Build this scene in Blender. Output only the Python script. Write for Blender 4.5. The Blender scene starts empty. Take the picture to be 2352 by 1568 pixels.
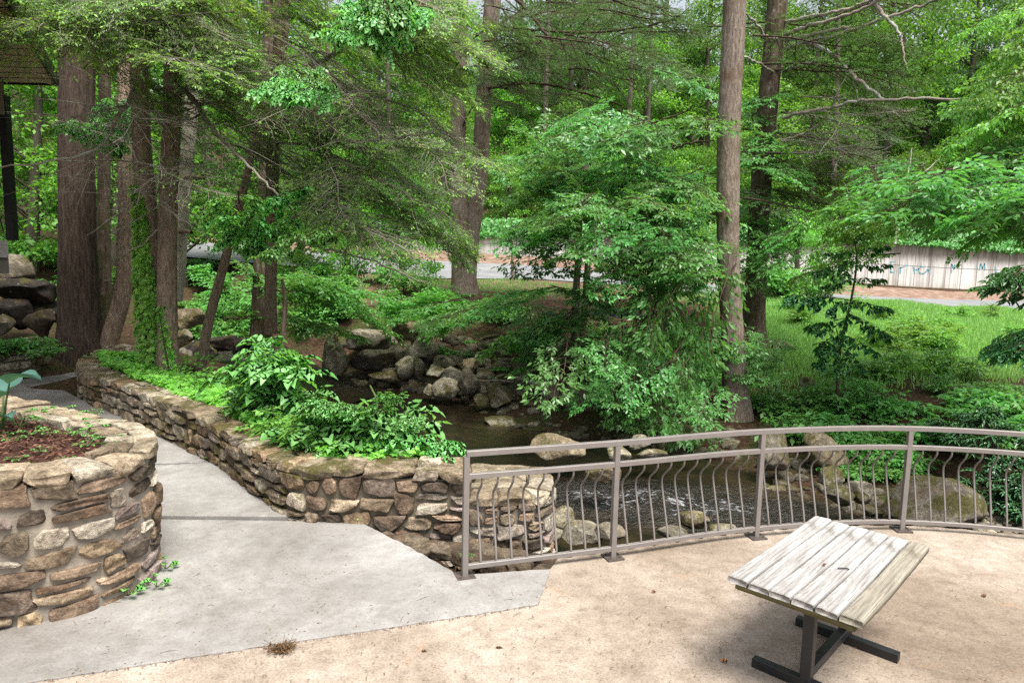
import bpy, bmesh, math, random
import numpy as np
from mathutils import Vector, Matrix, noise
from mathutils.geometry import delaunay_2d_cdt

random.seed(11)
RNG = np.random.default_rng(11)
SC = bpy.context.scene
COL = SC.collection
PI = math.pi

# ------------------------------------------------------------------ camera
F, CX, CY, EYE = 1580.0, 1176.0, 784.0, 2.55      # a 2352 x 1568 frame
PITCH, ROLL = math.atan((784 - 596) / 1580.0), 0.023


def ray(px, py):
    u, v = (px - CX) / F, -(py - CY) / F
    c, s = math.cos(ROLL), math.sin(ROLL)
    u, v = u * c - v * s, u * s + v * c
    cp, sp = math.cos(PITCH), math.sin(PITCH)
    return Vector((u, cp + v * sp, -sp + v * cp))


def at(px, py, d):
    """Point of the photograph's pixel at d metres depth."""
    r = ray(px, py)
    return Vector((0, 0, EYE)) + r * (d / r.y)


def onz(px, py, z):
    r = ray(px, py)
    return Vector((0, 0, EYE)) + r * ((z - EYE) / r.z)


cam_data = bpy.data.cameras.new("camera")
cam = bpy.data.objects.new("camera", cam_data)
COL.objects.link(cam)
c_, s_ = math.cos(ROLL), math.sin(ROLL)
cp_, sp_ = math.cos(PITCH), math.sin(PITCH)
R_ = Vector((c_, s_ * sp_, s_ * cp_))
U_ = Vector((-s_, c_ * sp_, c_ * cp_))
F_ = Vector((0, cp_, -sp_))
cam.matrix_world = Matrix(((R_.x, U_.x, -F_.x, 0), (R_.y, U_.y, -F_.y, 0), (R_.z, U_.z, -F_.z, EYE), (0, 0, 0, 1)))
cam_data.sensor_width = 36.0
cam_data.lens = F / 2352 * 36
cam_data.clip_end = 2000
SC.camera = cam

# ------------------------------------------------------------------ object helpers


def tag(o, label=None, cat=None, group=None, kind=None):
    if label:
        o["label"] = label
    if cat:
        o["category"] = cat
    if group:
        o["group"] = group
    if kind:
        o["kind"] = kind
    return o


def thing(name, label, cat, loc=(0, 0, 0), rz=0.0, group=None):
    o = bpy.data.objects.new(name, None)
    COL.objects.link(o)
    o.empty_display_size = 0.2
    o.location = loc
    o.rotation_euler = (0, 0, rz)
    return tag(o, label, cat, group)


def link(name, me, parent=None):
    o = bpy.data.objects.new(name, me)
    COL.objects.link(o)
    if parent is not None:
        o.parent = parent
    return o


class Geo:
    """Collects numpy vertices and faces, then links them as ONE mesh."""

    def __init__(self):
        self.V, self.F, self.A, self.n = [], [], [], 0

    def add(self, V, Fs, mat=0, att=0.5):
        V = np.asarray(V, float).reshape(-1, 3)
        if np.isscalar(att):
            att = np.full(len(V), att)
        att = np.asarray(att, float)
        if att.ndim == 1:
            att = np.stack([att] * 3, 1)
        for f in (Fs if isinstance(Fs, list) else [Fs]):
            f = np.asarray(f, np.int64)
            if len(f):
                self.F.append((f + self.n, mat))
        self.V.append(V)
        self.A.append(att)
        self.n += len(V)

    def mesh(self, name, mats, smooth=True):
        V = np.concatenate(self.V)
        A = np.concatenate(self.A)
        me = bpy.data.meshes.new(name)
        me.vertices.add(len(V))
        me.vertices.foreach_set("co", V.astype(np.float32).ravel())
        nl = sum(f.size for f, _ in self.F)
        npoly = sum(len(f) for f, _ in self.F)
        me.loops.add(nl)
        me.polygons.add(npoly)
        idx = np.concatenate([f.ravel() for f, _ in self.F])
        tot = np.concatenate([np.full(len(f), f.shape[1]) for f, _ in self.F])
        st = np.concatenate([[0], np.cumsum(tot)[:-1]])
        me.loops.foreach_set("vertex_index", idx.astype(np.int32))
        me.polygons.foreach_set("loop_start", st.astype(np.int32))
        mi = np.concatenate([np.full(len(f), m) for f, m in self.F])
        me.polygons.foreach_set("material_index", mi.astype(np.int32))
        me.polygons.foreach_set("use_smooth", np.full(npoly, smooth))
        at_ = me.attributes.new("tint", "FLOAT_COLOR", "POINT")
        at_.data.foreach_set("color", np.concatenate([A, np.ones((len(A), 1))], 1).astype(np.float32).ravel())
        for m in mats:
            me.materials.append(m)
        me.update(calc_edges=True)
        me.validate()
        return me

    def build(self, name, mats, parent=None, smooth=True):
        if not isinstance(mats, (list, tuple)):
            mats = [mats]
        return link(name, self.mesh(name, mats, smooth), parent)


def unit(a):
    return a / np.maximum(np.linalg.norm(a, axis=-1, keepdims=True), 1e-9)


def tubes(g, C, r0, r1, k=4, mat=0, att=0.5, prof=None):
    """C (B,n,3) polylines -> tapered tubes."""
    C = np.asarray(C, float)
    B, n, _ = C.shape
    T = unit(np.gradient(C, axis=1))
    ref = np.array([0.31, 0.17, 0.93])
    ref2 = np.array([1.0, 0.2, 0.05])
    par = np.abs((T * ref).sum(-1, keepdims=True)) > 0.93
    X = unit(np.cross(T, np.where(par, ref2, ref)))
    Y = np.cross(T, X)
    t = np.linspace(0, 1, n)[None, :] if prof is None else np.asarray(prof)[None, :]
    r = np.asarray(r0).reshape(-1, 1) * (1 - t) + np.asarray(r1).reshape(-1, 1) * t
    a = np.linspace(0, 2 * PI, k, endpoint=False)
    V = C[:, :, None, :] + r[:, :, None, None] * (np.cos(a)[None, None, :, None] * X[:, :, None, :] + np.sin(a)[None, None, :, None] * Y[:, :, None, :])
    b = np.arange(B)[:, None, None] * (n * k)
    i = np.arange(n - 1)[None, :, None] * k
    j = np.arange(k)[None, None, :]
    j2 = (j + 1) % k
    Q = np.stack([b + i + j, b + i + j2, b + i + k + j2, b + i + k + j], -1).reshape(-1, 4)
    g.add(V.reshape(-1, 3), Q, mat, att)


def interp(C, t):
    """point and tangent on each polyline C (B,n,3) at params t (B,m)."""
    n = C.shape[1]
    x = np.clip(t, 0, 0.9999) * (n - 1)
    i = x.astype(int)
    f = (x - i)[..., None]
    bi = np.arange(len(C))[:, None]
    p0, p1 = C[bi, i], C[bi, i + 1]
    return p0 * (1 - f) + p1 * f, unit(p1 - p0)


# leaf templates: (along, side, normal), triangles/quads
L4 = (np.array([[0, 0, 0], [.42, .5, .07], [1, 0, -.06], [.45, 0, 0], [.42, -.5, .07]]), [np.array([[0, 3, 2, 1], [0, 4, 2, 3]])])
L8 = (np.array([[0, 0, 0], [.34, 0, -.02], [.68, 0, -.02], [1.03, 0, -.12], [.2, .4, .06], [.48, .52, .07], [.78, .3, .02], [.2, -.4, .06], [.48, -.52, .07], [.78, -.3, .02]]),
      [np.array([[1, 2, 5, 4][::-1], [1, 2, 8, 7]]), np.array([[0, 1, 4], [2, 6, 5], [2, 3, 6], [0, 7, 1], [2, 8, 9], [2, 9, 3]])])
L1 = (np.array([[0, 0, 0], [.45, .5, .05], [1, 0, 0], [.45, -.5, .05]]), [np.array([[0, 3, 2, 1]])])
IVY = (np.array([[0, 0, 0], [.1, .45, .05], [.38, .3, .02], [.55, .6, .03], [.62, .24, 0], [1, 0, -.05], [.62, -.24, 0], [.55, -.6, .03], [.38, -.3, .02], [.1, -.45, .05], [.4, 0, -.03]]),
       [np.array([[0, 10, 2, 1], [10, 4, 3, 2], [0, 9, 8, 10], [10, 8, 7, 6], [10, 6, 5, 4]])])


def leaves(g, P, D, N, L, W, tpl=L4, mat=0, att=0.5):
    P = np.asarray(P, float).reshape(-1, 3)
    D = unit(np.asarray(D, float).reshape(-1, 3))
    N = np.asarray(N, float).reshape(-1, 3)
    S = unit(np.cross(N, D))
    N = np.cross(D, S)
    t, Fs = tpl
    m = len(P)
    L = np.broadcast_to(np.asarray(L, float), (m,))[:, None, None]
    W = np.broadcast_to(np.asarray(W, float), (m,))[:, None, None]
    V = P[:, None, :] + L * t[None, :, 0:1] * D[:, None, :] + W * t[None, :, 1:2] * S[:, None, :] + L * t[None, :, 2:3] * N[:, None, :]
    k = len(t)
    off = np.arange(m)[:, None, None] * k
    att = np.repeat(np.broadcast_to(np.asarray(att, float), (m,)), k)
    g.add(V.reshape(-1, 3), [(f[None] + off).reshape(-1, f.shape[1]) for f in Fs], mat, att)


# ------------------------------------------------------------------ materials
def lin(r, g=None, b=None):
    if g is None:
        r, g, b = r
    f = lambda c: (c / 255) / 12.92 if c <= 10 else ((c / 255 + .055) / 1.055) ** 2.4
    return (f(r), f(g), f(b), 1)


class NT:
    def __init__(self, name):
        self.m = bpy.data.materials.new(name)
        self.m.use_nodes = True
        self.t = self.m.node_tree
        self.t.nodes.clear()
        self.out = self.n("ShaderNodeOutputMaterial")

    def n(self, typ, **kw):
        x = self.t.nodes.new(typ)
        for k, v in kw.items():
            if k.startswith("i_"):
                x.inputs[k[2:].replace("_", " ")].default_value = v
            else:
                setattr(x, k, v)
        return x

    def l(self, a, b):
        self.t.links.new(a, b)

    def ramp(self, src, stops):
        r = self.n("ShaderNodeValToRGB")
        e = r.color_ramp.elements
        while len(e) < len(stops):
            e.new(0.5)
        for q, (p, c) in zip(e, stops):
            q.position = p
            q.color = c if len(c) == 4 else (*c, 1)
        self.l(src, r.inputs[0])
        return r.outputs[0]

    def coord(self, stretch=(1, 1, 1), kind="Object"):
        if kind == "World":
            s = self.n("ShaderNodeNewGeometry").outputs["Position"]
        else:
            s = self.n("ShaderNodeTexCoord").outputs[kind]
        mp = self.n("ShaderNodeMapping")
        mp.inputs["Scale"].default_value = stretch
        self.l(s, mp.inputs[0])
        return mp.outputs[0]

    def noise(self, co, scale, detail=5, rough=.55, dist=0.0):
        x = self.n("ShaderNodeTexNoise")
        x.inputs["Scale"].default_value = scale
        x.inputs["Detail"].default_value = detail
        x.inputs["Roughness"].default_value = rough
        x.inputs["Distortion"].default_value = dist
        self.l(co, x.inputs["Vector"])
        return x.outputs["Fac"]

    def mix(self, a, b, fac, mode="MIX"):
        x = self.n("ShaderNodeMix", data_type="RGBA", blend_type=mode)
        for s, v in ((x.inputs[6], a), (x.inputs[7], b), (x.inputs[0], fac)):
            if hasattr(v, "links"):
                self.l(v, s)
            else:
                s.default_value = v
        return x.outputs[2]

    def math(self, op, a, b=0.0, clamp=False):
        x = self.n("ShaderNodeMath", operation=op, use_clamp=clamp)
        for s, v in ((x.inputs[0], a), (x.inputs[1], b)):
            if hasattr(v, "links"):
                self.l(v, s)
            else:
                s.default_value = v
        return x.outputs[0]

    def tint(self):
        return self.n("ShaderNodeAttribute", attribute_name="tint").outputs["Color"]

    def bump(self, h, strength, dist=0.02):
        b = self.n("ShaderNodeBump")
        b.inputs["Strength"].default_value = strength
        b.inputs["Distance"].default_value = dist
        self.l(h, b.inputs["Height"])
        return b.outputs[0]

    def surf(self, color, rough=.8, spec=.3, normal=None, metal=0.0):
        p = self.n("ShaderNodeBsdfPrincipled")
        for s, v in ((p.inputs["Base Color"], color), (p.inputs["Roughness"], rough), (p.inputs["Specular IOR Level"], spec), (p.inputs["Metallic"], metal)):
            if hasattr(v, "links"):
                self.l(v, s)
            else:
                s.default_value = v
        if normal is not None:
            self.l(normal, p.inputs["Normal"])
        self.l(p.outputs[0], self.out.inputs[0])
        return p


def leaf_mat(name, c0, c1, rough=.42, trans=.38, tcol=None, spec=.5, vary=.35):
    m = NT(name)
    t = m.tint()
    inf = m.n("ShaderNodeObjectInfo").outputs["Random"]
    col = m.ramp(t, [(0, c0), (1, c1)])
    v = m.math("ADD", m.math("MULTIPLY", inf, vary), 1 - vary / 2)
    hs = m.n("ShaderNodeHueSaturation")
    m.l(col, hs.inputs["Color"])
    m.l(v, hs.inputs["Value"])
    h = m.math("ADD", m.math("MULTIPLY", inf, .03), .485)
    m.l(h, hs.inputs["Hue"])
    p = m.surf(hs.outputs[0], rough, spec)
    tr = m.n("ShaderNodeBsdfTranslucent")
    tc = m.mix(hs.outputs[0], tcol or (1.0, 1.0, .35, 1), .85, "MULTIPLY")
    sc = m.mix(tc, (1.9, 1.9, 1.9, 1), 1.0, "MULTIPLY")
    m.l(sc, tr.inputs[0])
    mx = m.n("ShaderNodeMixShader")
    mx.inputs[0].default_value = trans
    m.l(p.outputs[0], mx.inputs[1])
    m.l(tr.outputs[0], mx.inputs[2])
    m.l(mx.outputs[0], m.out.inputs[0])
    return m.m


M = {}
M["leaf_beech"] = leaf_mat("beech_leaf", (0.062, 0.180, 0.048, 1), (0.155, 0.370, 0.105, 1), .34)
M["leaf_bright"] = leaf_mat("bright_leaf", (0.110, 0.260, 0.045, 1), (0.220, 0.430, 0.100, 1), .42)
M["leaf_shrub"] = leaf_mat("shrub_leaf", (0.110, 0.320, 0.080, 1), (0.260, 0.560, 0.200, 1), .38)
M["leaf_bank"] = leaf_mat("bank_leaf", (0.075, 0.210, 0.052, 1), (0.180, 0.420, 0.120, 1), .42)
M["leaf_dark"] = leaf_mat("sapling_leaf", (.035, .14, .040, 1), (.085, .26, .075, 1), .4)
M["needle"] = leaf_mat("hemlock_needle", (0.085, 0.135, 0.055, 1), (0.170, 0.270, 0.095, 1), .5, .3)
M["needle_tip"] = leaf_mat("hemlock_tip", (0.170, 0.330, 0.060, 1), (0.300, 0.500, 0.110, 1), .5, .35)
M["ivy"] = leaf_mat("ivy_leaf", (0.060, 0.200, 0.035, 1), (0.260, 0.500, 0.090, 1), .4)
M["ivy_climb"] = leaf_mat("climbing_ivy_leaf", (.10, .28, .05, 1), (.36, .64, .14, 1), .38)
M["grass"] = leaf_mat("grass_blade", (0.150, 0.330, 0.090, 1), (0.310, 0.530, 0.190, 1), .5, .4)
M["far_leaf"] = leaf_mat("wood_leaf", (0.058, 0.165, 0.030, 1), (0.200, 0.400, 0.065, 1), .5, .42, vary=.7)
M["far_needle"] = leaf_mat("wood_needle", (.060, .125, .055, 1), (.135, .25, .095, 1), .55, .3, vary=.5)
M["leaf_mid"] = leaf_mat("bank_plant_leaf", (.07, .21, .05, 1), (.18, .42, .11, 1), .4)
M["rhodo"] = leaf_mat("rhododendron_leaf", (0.035, 0.105, 0.045, 1), (0.090, 0.200, 0.080, 1), .28, .2)
M["hosta"] = leaf_mat("hosta_leaf", (0.060, 0.150, 0.135, 1), (0.100, 0.230, 0.200, 1), .45, .2)
M["seedling"] = leaf_mat("seedling_leaf", (.12, .33, .08, 1), (.24, .50, .13, 1), .4, .3)
M["dead_leaf"] = leaf_mat("dead_leaf", (.085, .042, .02, 1), (.21, .12, .06, 1), .7, .1, (1, .8, .5, 1))


def bark(name, dark, light, moss=None, scale=9, stretch=(1, 1, .16), bump=.9, patch=None):
    m = NT(name)
    co = m.coord(stretch)
    n1 = m.noise(co, scale, 8, .65, .6)
    n2 = m.noise(m.coord(), 2.2, 4)
    col = m.ramp(n1, [(.28, dark), (.52, tuple((a + b) / 2 for a, b in zip(dark, light))), (.72, light)])
    if patch:
        f = m.ramp(m.noise(m.coord((1, 1, .7)), 11, 6, .7), [(.57, (0, 0, 0)), (.63, (1, 1, 1))])
        col = m.mix(col, patch, m.math("MULTIPLY", f, .75))
    if moss:
        f = m.ramp(n2, [(.5, (0, 0, 0)), (.66, (1, 1, 1))])
        col = m.mix(col, moss, m.math("MULTIPLY", f, .75))
    m.surf(col, .92, .15, m.bump(n1, bump, .03))
    return m.m


M["bark_oak"] = bark("furrowed_bark", (.017, .011, .009, 1), (.125, .092, .072, 1), None, 26, (1, 1, .13), 1.0)
M["bark_brown"] = bark("brown_bark", (.115, .077, .055, 1), (.43, .32, .245, 1), None, 24, (1, 1, .25), .9, (.30, .29, .24, 1))
M["bark_pale"] = bark("pale_bark", (.30, .28, .22, 1), (.60, .57, .47, 1), (.09, .10, .05, 1), 8, (1, 1, .3), .5)
M["bark_grey"] = bark("grey_bark", (.085, .062, .048, 1), (.36, .295, .245, 1), (.13, .085, .055, 1), 30, (1, 1, .2), 1.0)
M["bark_moss"] = bark("mossy_bark", (.028, .019, .013, 1), (.18, .135, .10, 1), (.045, .055, .014, 1), 13, (1, 1, .2), .9, (.22, .21, .18, 1))
M["bark_far"] = bark("wood_bark", (.05, .04, .032, 1), (.16, .135, .11, 1), None, 6, (1, 1, .2), .4)
M["twig"] = bark("lichen_twig", (.14, .11, .088, 1), (.42, .36, .31, 1), (.40, .43, .37, 1), 30, (1, 1, 1), .3)
M["twig_brown"] = bark("brown_twig", (.03, .02, .013, 1), (.11, .08, .055, 1), None, 30, (1, 1, 1), .3)
M["stem"] = bark("green_stem", (.05, .085, .03, 1), (.10, .14, .05, 1), None, 20, (1, 1, 1), .2)


def stone_mat(name, mossy=0.0):
    m = NT(name)
    co = m.coord((1, 1, 1), "World")
    t = m.tint()
    n1 = m.noise(co, 7, 8, .68, .4)
    n2 = m.noise(co, 38, 6, .7)
    n3 = m.noise(co, 3.1, 4, .6, .8)
    col = m.mix(t, m.ramp(n1, [(.3, (.30, .27, .24)), (.5, (.85, .84, .82)), (.70, (1.55, 1.55, 1.55))]), 1.0, "MULTIPLY")
    col = m.mix(col, m.ramp(n2, [(.32, (.50, .47, .45)), (.62, (1.28, 1.28, 1.26))]), .9, "MULTIPLY")
    f = m.ramp(n3, [(.56, (0, 0, 0)), (.7, (1, 1, 1))])
    col = m.mix(col, (.23, .105, .04, 1), m.math("MULTIPLY", f, .18))
    if mossy:
        geo = m.n("ShaderNodeNewGeometry")
        sx = m.n("ShaderNodeSeparateXYZ")
        m.l(geo.outputs["Normal"], sx.inputs[0])
        nm = m.noise(co, 2.6, 6, .7)
        k = m.math("ADD", m.math("MULTIPLY", sx.outputs[2], .10), nm)
        f = m.ramp(k, [(.66 - mossy * .14, (0, 0, 0)), (.74 - mossy * .14, (1, 1, 1))])
        mc = m.ramp(n2, [(.3, (.028, .030, .008)), (.7, (.11, .095, .026))])
        col = m.mix(col, mc, m.math("MULTIPLY", f, .88))
        li = m.ramp(m.noise(co, 6.5, 5, .7), [(.63, (0, 0, 0)), (.67, (1, 1, 1))])
        col = m.mix(col, (.40, .41, .38, 1), m.math("MULTIPLY", li, .55))
    hgt = m.math("ADD", n1, m.math("MULTIPLY", n2, .5))
    m.surf(col, .9, .2, m.bump(hgt, 1.0, .03))
    return m.m


M["stone"] = stone_mat("field_stone")
M["stone_mossy"] = stone_mat("mossy_field_stone", .75)
M["stone_cap"] = stone_mat("mossy_cap_stone", .55)
M["boulder"] = stone_mat("creek_boulder", .45)
M["boulder_mossy"] = stone_mat("mossy_boulder", 1.0)


def simple(name, stops, scale, stretch=(1, 1, 1), rough=.85, bump=.3, bscale=None, spec=.25, kind="Object", detail=6, dist=0.0, metal=0.0, bdist=.01):
    m = NT(name)
    co = m.coord(stretch, kind)
    n1 = m.noise(co, scale, detail, .6, dist)
    col = m.ramp(n1, stops)
    h = n1 if bscale is None else m.noise(co, bscale, 5)
    m.surf(col, rough, spec, m.bump(h, bump, bdist), metal)
    return m.m


M["mortar"] = simple("mortar", [(.3, (.17, .145, .115)), (.7, (.33, .29, .24))], 9, kind="World", bump=.6, bscale=50)
M["mortar_dark"] = simple("mossy_mortar", [(.3, (.07, .058, .038)), (.7, (.20, .175, .13))], 6, kind="World", bump=.6, bscale=40)
M["rail"] = simple("taupe_paint", [(.3, (.165, .148, .138)), (.7, (.20, .18, .168))], 12, rough=.42, bump=.05, bscale=80, spec=.5, kind="World")
M["plate"] = simple("base_plate_paint", [(.3, (.055, .045, .04)), (.7, (.095, .08, .07))], 20, rough=.55, bump=.1, spec=.4, kind="World")
M["black_steel"] = simple("black_steel", [(.3, (.006, .007, .009)), (.75, (.017, .017, .019))], 14, rough=.45, bump=.1, spec=.5, kind="World")
M["black_paint"] = simple("black_paint", [(.3, (.008, .008, .009)), (.75, (.02, .02, .021))], 9, rough=.5, bump=.05, kind="World")
M["soffit"] = simple("soffit_board", [(.3, (.58, .47, .35)), (.7, (.70, .58, .45))], 3, (.3, 5, 1), bump=.2, kind="World")
M["siding"] = simple("olive_siding", [(.3, (.17, .16, .125)), (.7, (.22, .205, .165))], 4, bump=.1, kind="World")
M["slab_edge"] = simple("pale_slab", [(.3, (.34, .33, .31)), (.7, (.45, .44, .42))], 5, bump=.2, kind="World")
M["dark_cloth"] = simple("dark_cloth", [(.3, (.012, .014, .022)), (.7, (.035, .04, .055))], 6, bump=.4, kind="World")
M["white_cloth"] = simple("white_cloth", [(.3, (.5, .5, .48)), (.7, (.7, .7, .68))], 9, bump=.3, kind="World")
M["pebble"] = stone_mat("pebble")
M["mulch_soil"] = simple("mulch_soil", [(.3, (.025, .011, .008)), (.7, (.085, .036, .024))], 28, kind="World", bump=.9, bscale=45, bdist=.03)
M["mulch"] = leaf_mat("mulch_chip", (.045, .016, .011, 1), (.17, .068, .046, 1), .8, .0)


def mat_wood(name, a, b, dark):
    m = NT(name)
    co = m.coord((.7, 12, 12))
    n1 = m.noise(co, 2.2, 9, .72, .5)
    n2 = m.noise(m.coord((.8, 34, 34)), 3.5, 6, .65, .2)
    n3 = m.noise(m.coord((1, 2.2, 2)), 3.3, 5, .6, .5)
    col = m.ramp(n1, [(.3, a), (.62, b)])
    col = m.mix(col, m.ramp(n2, [(.33, (.45, .42, .40)), (.5, (1, 1, 1))]), .8, "MULTIPLY")
    f = m.ramp(n3, [(.57, (0, 0, 0)), (.72, (1, 1, 1))])
    col = m.mix(col, dark, m.math("MULTIPLY", f, .6))
    kn = m.n("ShaderNodeTexVoronoi", feature="F1")
    kn.inputs["Scale"].default_value = 1.0
    m.l(m.coord((3.4, 9, 9)), kn.inputs["Vector"])
    kf = m.ramp(kn.outputs["Distance"], [(.05, (1, 1, 1)), (.14, (0, 0, 0))])
    col = m.mix(col, (.07, .055, .04, 1), m.math("MULTIPLY", kf, .7))
    m.surf(col, .8, .25, m.bump(m.math("ADD", n1, n2), .45, .006))
    return m.m


M["plank"] = mat_wood("weathered_plank", (.17, .16, .148, 1), (.42, .41, .40, 1), (.11, .10, .085, 1))
M["plank_dark"] = mat_wood("weathered_dark_plank", (.155, .14, .105, 1), (.31, .285, .235, 1), (.10, .085, .055, 1))
M["plank_edge"] = mat_wood("mossy_batten", (.06, .058, .022, 1), (.17, .155, .07, 1), (.07, .045, .025, 1))


def mat_patio(name, base, pale, dark, speck, blot=.9, warm=None, mid_lo=.70):
    m = NT(name)
    co = m.coord((1, 1, 1), "World")
    big = m.noise(co, blot, 10, .74, .4)
    mid = m.noise(co, 7.5, 8, .75, .2)
    fine = m.noise(co, 62, 4, .75)
    fine2 = m.noise(co, 210, 2, .6)
    col = m.ramp(big, [(.30, dark), (.5, base), (.66, pale)])
    col = m.mix(col, m.ramp(mid, [(.32, (mid_lo, mid_lo * .97, mid_lo * .94)), (.56, (1.08, 1.08, 1.08))]), .9, "MULTIPLY")
    col = m.mix(col, m.ramp(fine, [(.30, speck), (.55, (1.08, 1.08, 1.08))]), .8, "MULTIPLY")
    sp = m.n("ShaderNodeTexVoronoi", feature="F1")
    sp.inputs["Scale"].default_value = 26
    m.l(co, sp.inputs["Vector"])
    s2 = m.noise(co, 3, 3)
    sf = m.math("MULTIPLY", m.ramp(sp.outputs["Distance"], [(.06, (1, 1, 1)), (.13, (0, 0, 0))]), m.ramp(s2, [(.5, (0, 0, 0)), (.62, (1, 1, 1))]))
    col = m.mix(col, (.16, .13, .10, 1), m.math("MULTIPLY", sf, .6))
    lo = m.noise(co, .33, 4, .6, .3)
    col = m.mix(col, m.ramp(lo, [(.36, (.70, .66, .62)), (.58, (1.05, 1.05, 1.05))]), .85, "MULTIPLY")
    if warm:
        wf = m.ramp(m.noise(m.coord((1, 1, 1), "World"), 2.3, 5, .7, 1.0), [(.62, (0, 0, 0)), (.72, (1, 1, 1))])
        col = m.mix(col, warm, m.math("MULTIPLY", wf, .35))
    m.surf(col, .9, .2, m.bump(m.math("ADD", fine, m.math("MULTIPLY", fine2, .5)), .35, .004))
    return m.m


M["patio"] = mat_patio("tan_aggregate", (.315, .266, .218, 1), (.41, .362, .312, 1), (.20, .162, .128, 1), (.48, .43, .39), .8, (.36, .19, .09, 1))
M["walk"] = mat_patio("grey_concrete", (.245, .239, .229, 1), (.335, .331, .324, 1), (.175, .169, .158, 1), (.74, .73, .72), .7, None, .84)
M["walk_dark"] = mat_patio("old_concrete", (.25, .24, .225, 1), (.34, .33, .315, 1), (.16, .15, .135, 1), (.8, .79, .77), 1.6)


def mat_ground():
    m = NT("forest_soil")
    co = m.coord((1, 1, 1), "World")
    n1 = m.noise(co, 1.1, 7, .65, .5)
    n2 = m.noise(co, 14, 7, .7)
    n3 = m.noise(co, .35, 5, .6)
    col = m.ramp(n2, [(.28, (.015, .009, .006)), (.5, (.055, .033, .021)), (.68, (.13, .085, .055))])
    g = m.ramp(n1, [(.46, (0, 0, 0)), (.62, (1, 1, 1))])
    gc = m.ramp(n2, [(.3, (.018, .040, .009)), (.7, (.06, .11, .022))])
    # attribute red = lawn amount, green = dry straw amount
    sp = m.n("ShaderNodeSeparateColor")
    m.l(m.tint(), sp.inputs[0])
    col = m.mix(col, gc, m.math("MULTIPLY", g, .55))
    lawn = m.ramp(n2, [(.3, (.05, .12, .02)), (.7, (.14, .25, .05))])
    col = m.mix(col, lawn, sp.outputs[0])
    straw = m.ramp(n2, [(.3, (.22, .14, .085)), (.7, (.45, .33, .23))])
    col = m.mix(col, straw, sp.outputs[1])
    m.surf(col, .95, .1, m.bump(m.math("ADD", n2, n1), .9, .06))
    return m.m


M["ground"] = mat_ground()


def mat_water():
    m = NT("creek_water")
    co = m.coord((1, 1, 1), "World")
    sp = m.n("ShaderNodeSeparateColor")
    m.l(m.tint(), sp.inputs[0])       # red = rapid, green = shallow
    w1 = m.noise(m.coord((1.0, 1.0, 1), "World"), 1.6, 3, .5, .4)
    w2 = m.noise(m.coord((1.0, 1.9, 1), "World"), 5.5, 5, .6, 1.2)
    w3 = m.noise(m.coord((1.2, 1.5, 1), "World"), 15, 3, .6, .8)
    bed = m.noise(co, 2.7, 5, .7)
    deep = m.ramp(bed, [(.35, (.004, .0028, .002)), (.7, (.014, .009, .005))])
    shal = m.ramp(bed, [(.35, (.012, .008, .004)), (.7, (.055, .036, .016))])
    col = m.mix(deep, shal, sp.outputs[1])
    f = m.math("MULTIPLY", m.math("MULTIPLY", m.math("ADD", w2, m.math("MULTIPLY", w3, .6)), .74), sp.outputs[0])
    foam = m.ramp(f, [(.72, (0, 0, 0)), (.95, (1, 1, 1))])
    col = m.mix(col, (.60, .63, .66, 1), foam)
    rough = m.math("ADD", m.math("MULTIPLY", foam, .5), .30)
    h = m.math("ADD", m.math("MULTIPLY", w1, .25), m.math("MULTIPLY", m.math("MULTIPLY", m.math("ADD", w2, m.math("MULTIPLY", w3, .5)), sp.outputs[0]), 1.7))
    m.surf(col, rough, .4, m.bump(h, .7, .10))
    return m.m


M["water"] = mat_water()


def mat_asphalt():
    m = NT("worn_asphalt")
    co = m.coord((1, 1, 1), "World")
    n1 = m.noise(co, .8, 6, .6)
    n2 = m.noise(co, 30, 4)
    col = m.ramp(n1, [(.3, (.17, .175, .185)), (.7, (.27, .275, .285))])
    col = m.mix(col, m.ramp(n2, [(.3, (.75, .75, .75)), (.7, (1.15, 1.15, 1.15))]), .8, "MULTIPLY")
    m.surf(col, .9, .2, m.bump(n2, .3, .005))
    return m.m


M["asphalt"] = mat_asphalt()
M["dirt_strip"] = simple("roadside_litter", [(.3, (.12, .072, .05)), (.5, (.21, .135, .10)), (.7, (.36, .27, .22))], 2.5, kind="World", bump=.5, bscale=14, detail=8)


def mat_concrete_wall():
    m = NT("stained_concrete")
    st = m.noise(m.coord((1.6, 1.6, .09), "Object"), 2.2, 8, .7)
    st2 = m.noise(m.coord((5.5, 5.5, .07), "Object"), 2.0, 5, .6)
    n2 = m.noise(m.coord(), 1.2, 6, .6)
    col = m.ramp(st, [(.28, (.20, .19, .175)), (.44, (.48, .47, .455)), (.62, (.70, .695, .685))])
    col = m.mix(col, m.ramp(st2, [(.33, (.55, .52, .48)), (.55, (1.05, 1.05, 1.05))]), .7, "MULTIPLY")
    gz = m.n("ShaderNodeSeparateXYZ")
    uv = m.n("ShaderNodeAttribute", attribute_name="tint")
    m.l(uv.outputs["Color"], gz.inputs[0])      # x = along / 40, y = height 0..1
    top = m.ramp(m.math("ADD", gz.outputs[1], m.math("MULTIPLY", st2, .5)), [(.85, (1, 1, 1)), (1.12, (.42, .38, .34))])
    col = m.mix(col, top, .9, "MULTIPLY")
    foot = m.ramp(m.math("ADD", gz.outputs[1], m.math("MULTIPLY", n2, .35)), [(.18, (.55, .52, .36)), (.42, (1, 1, 1))])
    col = m.mix(col, foot, .8, "MULTIPLY")
    m.surf(col, .9, .2, m.bump(st, .3, .02))
    return m.m


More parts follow.
